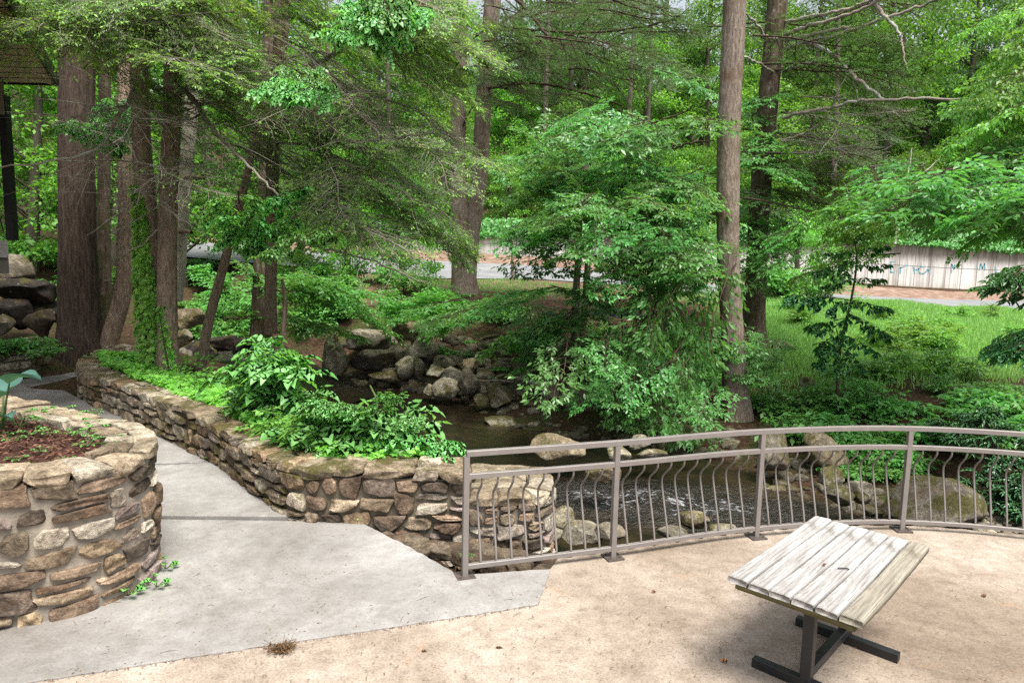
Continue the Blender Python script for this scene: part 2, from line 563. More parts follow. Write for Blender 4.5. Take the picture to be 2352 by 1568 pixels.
M["wall_concrete"] = mat_concrete_wall()
M["seam"] = simple("concrete_seam", [(.3, (.09, .085, .08)), (.7, (.19, .18, .17))], 3, kind="World")
M["graffiti"] = simple("faded_turquoise_paint", [(.3, (.06, .25, .31)), (.7, (.24, .43, .48))], 6, kind="World")

# ------------------------------------------------------------------ ground
WZ = -0.8
TP = []


def tz(x, y, z):
    TP.append((x, y, z))


for q in [(-12, -6, -.6), (14, -6, -.6), (16, 4, -.6), (-4, 2, -.6), (3, 3, -.6), (5, 4.5, -.6), (8, 3, -.6), (-14, 4, -.3), (0, -6, -.6),
          (-.9, 6.8, .42), (-1.6, 6.9, .42), (-2.4, 7.6, .43), (-3.6, 9.0, .42), (-5.4, 10.6, .42), (-7.0, 12.0, .42), (-7.5, 12.9, .40),
          (-2.2, 6.2, -.3), (-3.8, 7.6, -.3), (-5.6, 9.6, -.3), (-7.6, 11.6, -.3), (-8.6, 13.8, -.25), (-3, 4, -.4), (-8, 8.5, -.3), (-10, 12, -.2),
          (-1.25, 6.2, -.36), (-.6, 6.2, -.45), (-.1, 6.2, -.6), (-1.0, 5.9, -.22), (-.5, 5.6, -.24), (-1.6, 6.15, -.2), (0.1, 5.7, -.4),
          (.5, 6.2, -.75), (1.2, 6.3, -.8), (2.4, 6.85, -.85), (3.9, 7.05, -.85), (5.4, 6.6, -.8), (6.6, 5.8, -.7), (1.0, 5.0, -.5), (2.5, 5.5, -.5), (4, 5.8, -.5),
          (.8, 7.2, -1.0), (1.5, 7.3, -1.0), (2.6, 7.7, -1.05), (4, 7.8, -1.0), (5.6, 7.5, -.72), (8, 6.5, -.6),
          # bed falls to the pool
          (-.2, 7.2, -.7), (-.6, 8.2, -.7), (-1.6, 8.6, -.3), (-2.4, 9.8, -.1), (-3.2, 11.2, -.1), (-4.4, 12.4, .1), (-5.6, 13.2, .2), (-6.6, 14.2, .25),
          (-.3, 9.4, -1.1), (-1.4, 10.2, -1.05), (-2.6, 12, -1.0), (-3.6, 13.6, -.95), (-4.8, 14.6, -.7),
          # creek bed
          (.6, 9.5, -1.2), (2.2, 9.2, -1.25), (4.2, 9.0, -1.2), (0, 12, -1.3), (-2.2, 15.0, -1.3), (-3.4, 16.6, -1.2), (2.0, 11.2, -1.15), (6.2, 8.8, -1.15), (8.5, 8.0, -1.2), (12, 6.5, -1.3),
          (-6.0, 16.8, -1.05), (-7.6, 19.0, -.8), (-9.0, 22.0, -.55), (-11, 26, 0.0), (-14, 31, .4),
          # behind the low wall at the left and the old tree
          (-10.4, 13.6, .55), (-12, 15.5, .7), (-9.4, 15.0, .15), (-8.2, 15.0, .1), (-8.0, 16.6, .1), (-10.5, 18, .3), (-13, 20, .8), (-14, 13, .6), (-20, 14, 1), (-20, 5, 0)]:
    tz(*q)


def tg(px, py, d, dz=0.0):
    p = at(px, py, d)
    TP.append((p.x, p.y, p.z + dz))


def tw(px, py, dz=0.0):
    p = onz(px, py, WZ)
    TP.append((p.x, p.y, WZ + dz))


# far shore of the pool, then the riffle's far side
for q in [(560, 858), (640, 862), (760, 876), (885, 884), (985, 903), (1100, 930), (1235, 985), (1320, 1012), (1450, 1022), (1600, 1032), (1745, 1062), (1850, 1112), (1950, 1160), (2040, 1190), (2300, 1225)]:
    tw(*q, dz=.03)
# bank face and crest, (px, py, depth)
for q in [(640, 820, 19.5), (800, 840, 19.2), (900, 780, 19.6), (800, 745, 21), (1000, 790, 18.4), (1130, 860, 16.6), (1100, 800, 17.6), (1000, 715, 21), (1150, 735, 19.4),
          (1250, 900, 15.2), (1250, 780, 17.6), (1400, 840, 15.6), (1400, 745, 18), (1400, 950, 14.2), (1560, 960, 13.9), (1540, 850, 15.3), (1500, 752, 18), (1690, 950, 13.6), (1690, 860, 15.2), (1735, 790, 17),
          (1850, 960, 13), (1850, 880, 14.6), (2000, 930, 12.8), (2000, 845, 15.5), (2150, 980, 11.6), (2200, 890, 14), (2352, 1000, 11), (2352, 890, 13.6), (2500, 980, 11.5), (2700, 900, 13.5),
          (2352, 790, 18), (2100, 780, 18.5), (1780, 740, 20), (2352, 716, 26.6), (2180, 707, 26.6), (1960, 690, 26.6), (1780, 681, 26.8),
          (1550, 668, 27), (1400, 652, 27.2), (1240, 643, 27.5), (1060, 663, 23), (1000, 640, 27.7), (1250, 690, 21.5), (1400, 700, 20.5), (1560, 705, 20.5), (900, 660, 24),
          (700, 640, 26), (700, 700, 22.5), (560, 720, 21.5), (480, 720, 21.5), (440, 690, 23), (560, 630, 27), (420, 650, 25), (330, 680, 25), (200, 690, 24), (100, 640, 24), (0, 640, 22), (-100, 600, 24)]:
    tg(*q)
ROADN = [(2700, 742, 26.5), (2352, 717, 27.5), (2180, 709, 27.5), (1960, 694, 27.6), (1780, 685, 27.8), (1550, 670, 28), (1400, 655, 28.2), (1240, 643.5, 28.5), (1000, 641, 28.6), (700, 615, 30), (560, 604, 31), (430, 592, 32), (200, 585, 33), (-200, 575, 35)]
ROADF = [(2700, 716, 35.0), (2352, 692, 36.0), (2180, 690, 36.0), (1960, 680, 36.0), (1780, 668, 36.0), (1550, 646, 36.2), (1400, 629, 36.4), (1240, 612, 36.6), (1000, 601, 37), (700, 578, 37.5), (560, 566, 38), (430, 556, 38.5), (200, 550, 39), (-200, 545, 40)]
WBASE = [(2700, 690, 39.5), (2352, 673, 40), (2180, 669, 40), (1960, 655, 40), (1780, 645, 40), (1550, 624, 40), (1400, 608, 40), (1240, 592, 40), (1000, 577, 40.3), (860, 566, 40.5)]
for q in ROADN + ROADF + WBASE:
    tg(*q, dz=-.03)
WTOPZ = []
for (px, py, d), ty in zip(WBASE, [590, 573, 563, 551, 549, 546, 543, 538, 532, 545]):
    p = at(px, ty, d)
    WTOPZ.append(p)
    TP.append((p.x, p.y + 1.6, p.z - .1))
for px in range(-900, 3300, 350):
    for d, z in ((52, 7.5), (70, 13), (100, 23), (150, 36), (240, 55)):
        p = at(px, 600, d)
        k = 1.0 if px > 700 else .75
        TP.append((p.x, d, z * k * .8 + 1.5 * math.sin(px * .004 + d)))
for q in [(-60, 14, 4), (-60, -10, 2), (40, 10, 0.2), (60, 20, 1), (60, -10, 0), (-40, 25, 5), (-30, 36, 4), (45, 30, 1.2), (-250, 0, 8), (250, 0, 6), (-250, 260, 60), (250, 260, 60)]:
    tz(*q)
pts = np.array(TP)
res = delaunay_2d_cdt([Vector((p[0], p[1])) for p in pts], [], [], 0, 1e-5)
TV = np.array([(v.x, v.y) for v in res[0]])
TZ = np.array([np.mean([pts[i][2] for i in o]) if len(o) else 0 for o in res[3]])
XS = np.concatenate([-np.geomspace(15, 250, 60)[::-1], np.arange(-14.8, 20, .22), np.geomspace(20, 250, 60)])
YS = np.concatenate([np.array([-6, -3, 0, 2, 3.5, 4.5]), np.arange(5, 30, .22), np.arange(30, 45, .35), np.geomspace(45, 260, 90)])
GX, GY = np.meshgrid(XS, YS)
GZ = np.full(GX.shape, 0.0)
for tri in res[2]:
    a, b, c = TV[list(tri)]
    za, zb, zc = TZ[list(tri)]
    lo, hi = np.minimum(np.minimum(a, b), c), np.maximum(np.maximum(a, b), c)
    ix0, ix1 = np.searchsorted(XS, lo[0]), np.searchsorted(XS, hi[0], "right")
    iy0, iy1 = np.searchsorted(YS, lo[1]), np.searchsorted(YS, hi[1], "right")
    if ix1 <= ix0 or iy1 <= iy0:
        continue
    X, Y = GX[iy0:iy1, ix0:ix1], GY[iy0:iy1, ix0:ix1]
    det = (b[1] - c[1]) * (a[0] - c[0]) + (c[0] - b[0]) * (a[1] - c[1])
    if abs(det) < 1e-9:
        continue
    l1 = ((b[1] - c[1]) * (X - c[0]) + (c[0] - b[0]) * (Y - c[1])) / det
    l2 = ((c[1] - a[1]) * (X - c[0]) + (a[0] - c[0]) * (Y - c[1])) / det
    l3 = 1 - l1 - l2
    m = (l1 >= -1e-6) & (l2 >= -1e-6) & (l3 >= -1e-6)
    GZ[iy0:iy1, ix0:ix1][m] = (l1 * za + l2 * zb + l3 * zc)[m]
# one soft blur, then small bumps
B = GZ.copy()
B[1:-1, 1:-1] = (GZ[1:-1, 1:-1] * 2 + GZ[:-2, 1:-1] + GZ[2:, 1:-1] + GZ[1:-1, :-2] + GZ[1:-1, 2:]) / 6
GZ = B


def fbm(X, Y, f, seed, octv=4):
    r = np.random.default_rng(seed)
    Z = np.zeros_like(X)
    for o in range(octv):
        for _ in range(4):
            a = r.uniform(0, 2 * PI)
            Z += np.sin((X * math.cos(a) + Y * math.sin(a)) * f * r.uniform(.7, 1.4) + r.uniform(0, 6.3)) * .25 / (1.7 ** o)
        f *= 2
    return Z


dist_road = np.abs(GY - 33)
amp = np.where(GY > 27, np.where(GY < 41, .015, .25), .055)
amp = np.where(GY < 6.6, .02, amp)
GZ = GZ + fbm(GX, GY, 1.8, 3) * amp


def gz(x, y):
    i = min(max(int(np.searchsorted(XS, x)) - 1, 0), len(XS) - 2)
    j = min(max(int(np.searchsorted(YS, y)) - 1, 0), len(YS) - 2)
    u, v = (x - XS[i]) / (XS[i + 1] - XS[i]), (y - YS[j]) / (YS[j + 1] - YS[j])
    u, v = min(max(u, 0), 1), min(max(v, 0), 1)
    return float((GZ[j, i] * (1 - u) + GZ[j, i + 1] * u) * (1 - v) + (GZ[j + 1, i] * (1 - u) + GZ[j + 1, i + 1] * u) * v)


def hit(px, py, lo=3.0, hi=160.0):
    """Where the photograph's pixel ray meets the ground."""
    r = ray(px, py)
    d = lo
    while d < hi:
        p = at(px, py, d)
        if p.z < gz(p.x, p.y):
            return Vector((p.x, p.y, gz(p.x, p.y)))
        d *= 1.008
    return None


def on_ground(px, d, dz=0.0):
    p = at(px, 700, d)
    return Vector((p.x, p.y, gz(p.x, p.y) + dz))


g = Geo()
ny, nx = GX.shape
idx = np.arange(ny * nx).reshape(ny, nx)
Q = np.stack([idx[:-1, :-1], idx[:-1, 1:], idx[1:, 1:], idx[1:, :-1]], -1).reshape(-1, 4)
# red: meadow on the right between the bank crest and the road; green: dry straw by the road in the middle
XR = GX / np.maximum(GY, 1)
lawn = np.clip((XR - .27) / .08, 0, 1) * np.clip((GY - 14.5) / 2, 0, 1) * (GY < 29)
straw = np.clip((GY - 21.5) / 2.5, 0, 1) * (GY < 29.2) * np.clip((.30 - XR) / .1, 0, 1) * (XR > -.3) * np.clip(.62 + fbm(GX, GY, 1.2, 9) * .5, 0, 1)
g.add(np.stack([GX, GY, GZ], -1), Q, 0, np.stack([lawn.ravel() * .8, straw.ravel() * .8, lawn.ravel() * 0], 1))
tag(g.build("ground", M["ground"]), "dark brown forest soil of the creek banks and wooded hillside", "ground", kind="structure")


def ribbon(A, Bp, lift, n=6):
    A, Bp = np.array(A), np.array(Bp)
    V = []
    for k in range(n + 1):
        V.append(A + (Bp - A) * k / n)
    V = np.array(V)
    V[:, :, 2] += lift
    nn, mm = V.shape[:2]
    i = np.arange(nn * mm).reshape(nn, mm)
    return V.reshape(-1, 3), np.stack([i[:-1, :-1], i[:-1, 1:], i[1:, 1:], i[1:, :-1]], -1).reshape(-1, 4)


def dens(P, k=8):
    out = []
    for a, b in zip(P[:-1], P[1:]):
        for j in range(k):
            out.append(tuple(Vector(a).lerp(Vector(b), j / k)))
    out.append(tuple(P[-1]))
    return out


rn = dens([at(*q) for q in ROADN])
rf = dens([at(*q) for q in ROADF])
wb = [at(*q) for q in WBASE]
g = Geo()
V, Q = ribbon(rf, rn, .045)
g.add(V, Q)
tag(g.build("road", M["asphalt"]), "pale grey asphalt road running along the foot of the concrete wall", "road", kind="structure")
wbd = dens(wb + [at(560, 548, 41), at(200, 538, 42), at(-200, 530, 43)])
g = Geo()
wq = [tuple(p) for p in wbd]
rq = [rf[int(i * (len(rf) - 1) / (len(wq) - 1))] for i in range(len(wq))]
g = Geo()
V, Q = ribbon(wq, rq, .03)
g.add(V, Q)
tag(g.build("roadside_dirt_strip", M["dirt_strip"]), "brown strip of dead leaves between the road and the concrete wall", "verge", kind="structure")

# ------------------------------------------------------------------ creek
g = Geo()
xs, ys = np.arange(-7.5, 13, .16), np.arange(6.3, 21.5, .16)
X, Y = np.meshgrid(xs, ys)


def bl(x, y, cx, cy, rx, ry):
    return np.exp(-(((x - cx) / rx) ** 2 + ((y - cy) / ry) ** 2))


rap = np.clip(1.2 * bl(X, Y, 3.0, 9.3, 1.7, .9) + 1.0 * bl(X, Y, 1.2, 9.6, 1.0, .8) + .8 * bl(X, Y, 6.0, 8.4, 1.5, .7), 0, 1.15)
GZI = np.array([[gz(x, y) for x in xs] for y in ys])
sh = np.clip(1 - (WZ - GZI) / .38, 0, 1) * .8 + .25 * bl(X, Y, 1.5, 8.0, 2, 1.2)
Z = WZ + rap * fbm(X, Y, 5.5, 5, 3) * .075 - np.clip((X - 3) / 8, 0, 1) * .15
i = np.arange(X.size).reshape(X.shape)
keep = (GZI[:-1, :-1] < Z[:-1, :-1] + .15) | (GZI[1:, 1:] < Z[1:, 1:] + .15)
Q = np.stack([i[:-1, :-1], i[:-1, 1:], i[1:, 1:], i[1:, :-1]], -1)[keep]
g.add(np.stack([X, Y, Z], -1), Q, 0, np.stack([rap.ravel(), np.clip(sh, 0, 1).ravel(), 0 * rap.ravel()], 1))
# the cascade that comes down from the upper left
casc = [((-14.6, 31), .62, 2.6), ((-11.2, 26), .25, 2.4), ((-9.3, 22.8), .10, 2.4), ((-8.7, 21.6), -.12, 2.4), ((-7.4, 19.3), -.18, 2.6), ((-6.7, 18.2), -.45, 2.6), ((-5.6, 16.9), -.52, 2.8), ((-4.6, 16.0), -.78, 3.0), ((-3.6, 15.4), -.79, 3.0)]
L_, R2_ = [], []
for k, ((x, y), z, w) in enumerate(casc):
    a = casc[max(k - 1, 0)][0]
    b = casc[min(k + 1, len(casc) - 1)][0]
    t = Vector((b[0] - a[0], b[1] - a[1])).normalized()
    L_.append((x - t.y * w * .5, y + t.x * w * .5, z))
    R2_.append((x + t.y * w * .5, y - t.x * w * .5, z))
A_, B_ = dens(L_, 14), dens(R2_, 14)
V, Q = ribbon(A_, B_, .02, 18)
fo = np.clip(.75 + .6 * fbm(V[:, 0], V[:, 1], 2.0, 4, 2), .1, 1.15) * np.clip((V[:, 1] - 15.9) / 1.5, 0, 1)
V[:, 2] += fbm(V[:, 0], V[:, 1], 4.5, 7, 3) * .07
g.add(V, Q, 0, np.stack([fo, fo * 0 + .2, fo * 0], 1))
tag(g.build("creek_water", M["water"]), "dark brown creek with a still pool and a white riffle", "creek", kind="structure")

# ------------------------------------------------------------------ patio and walkway


def prism(name, poly, z1, thick, m, bevel=.01, zs=None):
    bm = bmesh.new()
    vs = [bm.verts.new((p[0], p[1], z1 if zs is None else zs[i])) for i, p in enumerate(poly)]
    f = bm.faces.new(vs)
    f.normal_update()
    if f.normal.z < 0:
        f.normal_flip()
    top_edges = list(f.edges)
    r = bmesh.ops.extrude_face_region(bm, geom=[f], use_keep_orig=True)
    nv = [e for e in r["geom"] if isinstance(e, bmesh.types.BMVert)]
    bmesh.ops.translate(bm, verts=nv, vec=(0, 0, -thick))
    bmesh.ops.recalc_face_normals(bm, faces=bm.faces)
    if bevel:
        bmesh.ops.bevel(bm, geom=top_edges, offset=bevel, segments=2, affect="EDGES", profile=.5)
    bmesh.ops.triangulate(bm, faces=[q for q in bm.faces if len(q.verts) > 4])
    me = bpy.data.meshes.new(name)
    bm.to_mesh(me)
    bm.free()
    me.materials.append(m)
    return link(name, me)


def catmull(P, k=12):
    P = [Vector(p) for p in P]
    P = [P[0] * 2 - P[1]] + P + [P[-1] * 2 - P[-2]]
    out = []
    for i in range(1, len(P) - 2):
        a, b, c, d = P[i - 1:i + 3]
        for j in range(k):
            t = j / k
            out.append(.5 * ((2 * b) + (c - a) * t + (2 * a - 5 * b + 4 * c - d) * t * t + (3 * b - a - 3 * c + d) * t ** 3))
    out.append(P[-2])
    return out


RAILP = [onz(1067, 1324, 0), onz(1407, 1280, 0), onz(1736, 1233, 0), onz(2070, 1217, 0), Vector((5.32, 6.22, 0)), Vector((6.62, 5.45, 0)), Vector((7.6, 4.2, 0))]
RC = catmull(RAILP, 24)
edge = []
for i_, p in enumerate(RC):
    t = (RC[min(i_ + 1, len(RC) - 1)] - RC[max(i_ - 1, 0)]).normalized()
    n = Vector((-t.y, t.x, 0))
    edge.append(p + n * (.13 + .012 * math.sin(i_ * 1.7) + .01 * math.sin(i_ * 3.1)))
e0 = onz(1265, 1309, 0)
edge = [p for p in edge if p.x > e0.x + .05]
poly = [(e0.x, e0.y + .05)] + [(p.x, p.y) for p in edge] + [(9, 2), (9, -5), (-9, -5), (-9, 2.9), (-6, 3.6), (-3, 4.1), (-1.5, 4.5), (.1, 5.05)]
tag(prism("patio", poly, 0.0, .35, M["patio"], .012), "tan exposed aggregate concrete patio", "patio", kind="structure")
b0 = [onz(-60, 1592, 0), onz(75, 1568, 0), onz(350, 1525, 0), onz(640, 1480, 0), onz(940, 1436, 0), onz(1235, 1390, 0), onz(1265, 1309, 0), onz(1090, 1320, 0), onz(1062, 1327, 0), onz(950, 1263, 0), onz(835, 1204, 0), onz(668, 1198, 0)]
bj = [b0[0]]
for a_, b_ in zip(b0[:-1], b0[1:]):
    nn_ = max(int((b_ - a_).length / .06), 1)
    for j in range(1, nn_ + 1):
        q_ = a_.lerp(b_, j / nn_)
        if j < nn_:
            q_ += Vector((random.gauss(0, .004), random.gauss(0, .005), 0))
        bj.append(q_)
SEAM = [p for p in bj if p.y < 4.9]
b0 = bj
poly = [(-6.5, 3.1)] + [(p.x, p.y) for p in b0] + [(-3.45, 6.32), (-3.3, 5.3), (-3.2, 4.7), (-4.2, 4.3), (-6.5, 4.2)]
tag(prism("walkway", poly, .012, .14, M["walk"], .004), "pale grey concrete walkway apron beside the tan patio", "walkway", kind="structure")
s2 = [onz(377, 1193, 0), onz(664, 1193, 0), onz(560, 1120, 0), onz(492, 1067, 0), onz(380, 1074, 0)]
s2 = [(-3.6, s2[0].y + .012)] + [(p.x, p.y) for p in s2[1:]] + [(-4.5, s2[4].y)]
tag(prism("walkway", s2, .036, .16, M["walk"], .008), "grey concrete walkway slab between the two stone walls", "walkway", kind="structure")
a3, a4 = onz(490, 1063, 0), onz(380, 1070, 0)
s3 = [(a4.x - .45, a4.y), (a3.x, a3.y), (-4.6, 9.1), (-6.1, 10.6), (-7.4, 11.6), (-8.05, 12.2), (-9.4, 11.7), (-7.5, 9.5)]
tag(prism("walkway", s3, .018, .16, M["walk"], .008), "grey concrete walkway slab farther up past the stone planter", "walkway", kind="structure")
s4 = [(-8.08, 12.22), (-7.85, 13.0), (-8.1, 14.3), (-9.0, 15.6), (-11.5, 15.0), (-13.5, 12.5), (-11, 11.0), (-9.4, 11.74)]
tag(prism("walkway", s4, .01, .16, M["walk_dark"], .008), "dark old concrete walkway turning left below the big trunk", "walkway", kind="structure")

# ------------------------------------------------------------------ field stone walls
bm = bmesh.new()
bmesh.ops.create_cube(bm, size=2)
bmesh.ops.subdivide_edges(bm, edges=bm.edges[:], cuts=8, use_grid_fill=True)
bm.verts.ensure_lookup_table()
CUBE_V = np.array([v.co[:] for v in bm.verts])
CUBE_F = np.array([[v.index for v in f.verts] for f in bm.faces if len(f.verts) == 4])
bm.free()
PAL = [lin(c)[:3] for c in [(153, 139, 120), (146, 133, 115), (137, 123, 105), (123, 107, 91), (108, 93, 80), (140, 121, 104), (126, 108, 93), (132, 120, 116), (165, 157, 144), (117, 105, 95), (149, 131, 108), (144, 135, 125), (90, 81, 72), (174, 167, 155), (101, 91, 79)]]
PAL_GREY = [lin(c)[:3] for c in [(150, 142, 126), (138, 128, 110), (126, 114, 98), (112, 102, 86), (158, 150, 136), (144, 126, 104), (134, 124, 112), (122, 104, 84)]]


def stone_local(w, h, d, seed, n=20.0, rough=.06):
    r = np.random.default_rng(seed)
    p = CUBE_V.copy()
    q = p / ((np.abs(p) ** n).sum(1, keepdims=True) ** (1 / n))
    for _ in range(6):
        an = r.uniform(0, 2 * PI)
        nv = np.array([math.cos(an), -abs(r.normal(0, .5)), math.sin(an)])
        nv /= np.linalg.norm(nv)
        e = np.maximum(q @ nv - r.uniform(1.08, 1.36), 0)
        q = q - e[:, None] * nv
    a = r.uniform(-.16, .16, 8)
    x, y, z = q.T
    x2 = x + a[0] * z + a[1] * x * z + a[2] * z * z
    z2 = z + a[3] * x + a[4] * x * z + a[5] * x * x
    y2 = y
    o = np.zeros((len(q), 3))
    for k in range(7):
        f = r.normal(0, 1, 3) * (1.3 + .75 * k) * np.array([1, 1, .6])
        o += r.normal(0, 1, 3)[None] * np.sin(q @ f + r.uniform(0, 6.3))[:, None] / (1 + .55 * k)
    s = np.stack([x2, y2, z2], 1) + o * rough * np.array([.55, 1.5, .55])
    return s * np.array([w, d, h]) * .5


class Path:
    def __init__(self, P, closed=False):
        self.P = np.array([(p[0], p[1]) for p in P])
        self.s = np.concatenate([[0], np.cumsum(np.linalg.norm(np.diff(self.P, axis=0), axis=1))])
        self.L = self.s[-1]

    def at(self, s):
        x = np.interp(s, self.s, self.P[:, 0])
        y = np.interp(s, self.s, self.P[:, 1])
        e = .06
        tx = np.interp(s + e, self.s, self.P[:, 0]) - np.interp(s - e, self.s, self.P[:, 0])
        ty = np.interp(s + e, self.s, self.P[:, 1]) - np.interp(s - e, self.s, self.P[:, 1])
        l = np.sqrt(tx * tx + ty * ty) + 1e-9
        return x, y, tx / l, ty / l


def lay_course(g, path, s0, s1, z0, z1, seed, wr=(.16, .42), depth=.15, proud=.02, pal=PAL, side=1, gap=.018, tall=.0, batter=0.0, n=20.0):
    """One course of stones; side=1 puts the face on the right of the path's direction."""
    r = np.random.default_rng(seed)
    s = s0
    while s < s1 - .05:
        w = r.uniform(*wr)
        if s + w > s1 - .08:
            w = s1 - s
        h0 = z0(s + w / 2) if callable(z0) else z0
        h1 = z1(s + w / 2) if callable(z1) else z1
        rows = [(h0, h1)]
        if h1 - h0 > .15 and r.random() < .22:
            mid = h0 + (h1 - h0) * r.uniform(.35, .65)
            rows = [(h0, mid), (mid, h1)]
        for a, b in rows:
            st = stone_local(w - gap * r.uniform(.6, 1.6), (b - a) - gap * r.uniform(.6, 1.7), depth, int(r.integers(1e9)), n)
            sx = np.clip(s + w / 2 + st[:, 0], -.3, path.L + .3)
            x, y, tx, ty = path.at(sx)
            off = proud - depth * .5 + r.uniform(-.012, .016)
            nrm = off - st[:, 1]
            zc = (a + b) / 2 + st[:, 2]
            nrm = nrm - batter * zc
            X = x + ty * side * nrm
            Y = y - tx * side * nrm
            c = np.array(pal[int(r.integers(len(pal)))]) * r.uniform(.78, 1.45)
            g.add(np.stack([X, Y, zc], 1), CUBE_F if side > 0 else CUBE_F, 0, np.tile(c, (len(st), 1)))
        s += w


def lay_caps(g, path, s0, s1, ztop, seed, across=(.0, .34), thick=.10, wr=(.22, .5), pal=PAL, side=1, gap=.014, over=.03):
    r = np.random.default_rng(seed)
    s = s0
    while s < s1 - .05:
        w = r.uniform(*wr)
        if s + w > s1 - .12:
            w = s1 - s
        zt = ztop(s + w / 2) if callable(ztop) else ztop
        cuts = [across[0] - over, across[1]]
        if r.random() < .55:
            cuts = [across[0] - over, across[0] + (across[1] - across[0]) * r.uniform(.38, .66), across[1]]
        for a, b in zip(cuts[:-1], cuts[1:]):
            th = thick * r.uniform(.8, 1.2)
            st = stone_local(w - gap, th, b - a - gap, int(r.integers(1e9)), 18.0, .05)
            sx = s + w / 2 + st[:, 0]
            x, y, tx, ty = path.at(sx)
            nrm = -(a + b) / 2 - st[:, 1]
            X = x + ty * side * nrm
            Y = y - tx * side * nrm
            c = np.array(pal[int(r.integers(len(pal)))]) * r.uniform(.95, 1.4)
            g.add(np.stack([X, Y, zt - th / 2 + st[:, 2] + r.uniform(-.012, .012)], 1), CUBE_F, 0, np.tile(c, (len(st), 1)))
        s += w


def core_wall(g, path, z0, z1, thick, side=1, inset=.0, n=80, ss=None):
    """The mortar body behind the stones."""
    S = np.linspace(0, path.L, n) if ss is None else ss
    x, y, tx, ty = path.at(S)
    rows = []
    for nrm, zz in ((-inset, z0), (-inset, z1), (-thick, z1), (-thick, z0)):
        z = np.array([zz(s) if callable(zz) else zz for s in S])
        rows.append(np.stack([x + ty * side * nrm, y - tx * side * nrm, z], 1))
    V = np.stack(rows, 1)
    m = len(S)
    i = np.arange(m * 4).reshape(m, 4)
    Q = [np.stack([i[:-1, k], i[1:, k], i[1:, (k + 1) % 4], i[:-1, (k + 1) % 4]], -1) for k in range(4)]
    g.add(V.reshape(-1, 3), [np.concatenate(Q), i[[0]], i[[-1]]])


# raised planter at the left
PL = catmull([(-5.9, 3.95, 0), (-4.6, 4.02, 0), (-3.66, 4.27, 0), (-3.12, 4.47, 0), (-2.85, 4.76, 0), (-2.78, 5.1, 0), (-2.86, 5.4, 0), (-3.1, 5.72, 0), (-3.5, 6.03, 0), (-4.2, 6.42, 0), (-5.0, 6.85, 0), (-6.4, 7.35, 0), (-7.6, 7.6, 0)], 10)
pp = Path(PL)
planter = thing("stone_planter", "tall raised planter of tan and rust field stone filled with red mulch", "planter", (-4.2, 5.4, 0))
BT = .05
g = Geo()
core_wall(g, pp, -.1, .96, .32, 1, .014, 160)
ob = g.build("mortar", M["mortar"], planter, False)
ob.matrix_parent_inverse = Matrix.Translation((4.2, -5.4, 0))


def put(o, parent):
    o.parent = parent
    o.matrix_parent_inverse = Matrix.Translation(-Vector(parent.location)) if parent.rotation_euler.z == 0 else parent.matrix_basis.inverted()
    return o


g = Geo()
zz = [-.04, .10, .25, .40, .52, .68, .82, .965]
for k in range(len(zz) - 1):
    f0 = (lambda a, ph: (lambda s: a + .022 * math.sin(s * 2.1 + ph) + .014 * math.sin(s * 5.3 + 2 * ph)))(zz[k], k * 1.3)
    f1 = (lambda a, ph: (lambda s: a + .022 * math.sin(s * 2.1 + ph) + .014 * math.sin(s * 5.3 + 2 * ph)))(zz[k + 1], (k + 1) * 1.3)
    lay_course(g, pp, 0, pp.L, f0, f1, 100 + k, (.15, .38), .16, .018, PAL, 1, .028, n=20.0)
put(g.build("stone", M["stone"], None, False), planter)
g = Geo()
lay_caps(g, pp, 0, pp.L, 1.055, 77, (0, .34), .10, (.2, .46), [c for c in PAL_GREY[:5]] + PAL[:2])
put(g.build("cap_stone", M["stone"], None, False), planter)
# mulch mound inside
g = Geo()
S = np.linspace(0, pp.L, 90)
x, y, tx, ty = pp.at(S)
inner = np.stack([x - ty * .33, y + tx * .33], 1)
ctr = np.array([-5.6, 5.75])
rows = []
for k in range(14):
    t = k / 13
    q = inner * (1 - t) + ctr * t
    z = .965 + .10 * (1 - (1 - t) ** 2) + fbm(q[:, 0], q[:, 1], 6, 2, 3) * .014
    rows.append(np.concatenate([q, z[:, None]], 1))
V = np.array(rows)
i = np.arange(V.shape[0] * V.shape[1]).reshape(V.shape[:2])
g.add(V, np.stack([i[:-1, :-1], i[:-1, 1:], i[1:, 1:], i[1:, :-1]], -1).reshape(-1, 4))
r = np.random.default_rng(5)
n = 9000
k = r.uniform(0, 1, n) ** .8 * .9
si = r.uniform(0, pp.L, n)
x, y, tx, ty = pp.at(si)
q = np.stack([x - ty * .34, y + tx * .34], 1) * (1 - k)[:, None] + ctr * k[:, None]
z = .972 + .10 * (1 - (1 - k) ** 2) + fbm(q[:, 0], q[:, 1], 6, 2, 3) * .014 + r.uniform(0, .02, n)
D = np.stack([r.normal(0, 1, n), r.normal(0, 1, n), r.normal(0, .25, n)], 1)
N = np.stack([r.normal(0, .5, n), r.normal(0, .5, n), np.ones(n)], 1)
leaves(g, np.concatenate([q, z[:, None]], 1), D, N, r.uniform(.025, .075, n), r.uniform(.008, .018, n), L1, 1, r.uniform(0, 1, n))
tag(g.build("mulch", [M["mulch_soil"], M["mulch"]]), "red brown bark mulch filling the stone planter", "mulch", kind="stuff")

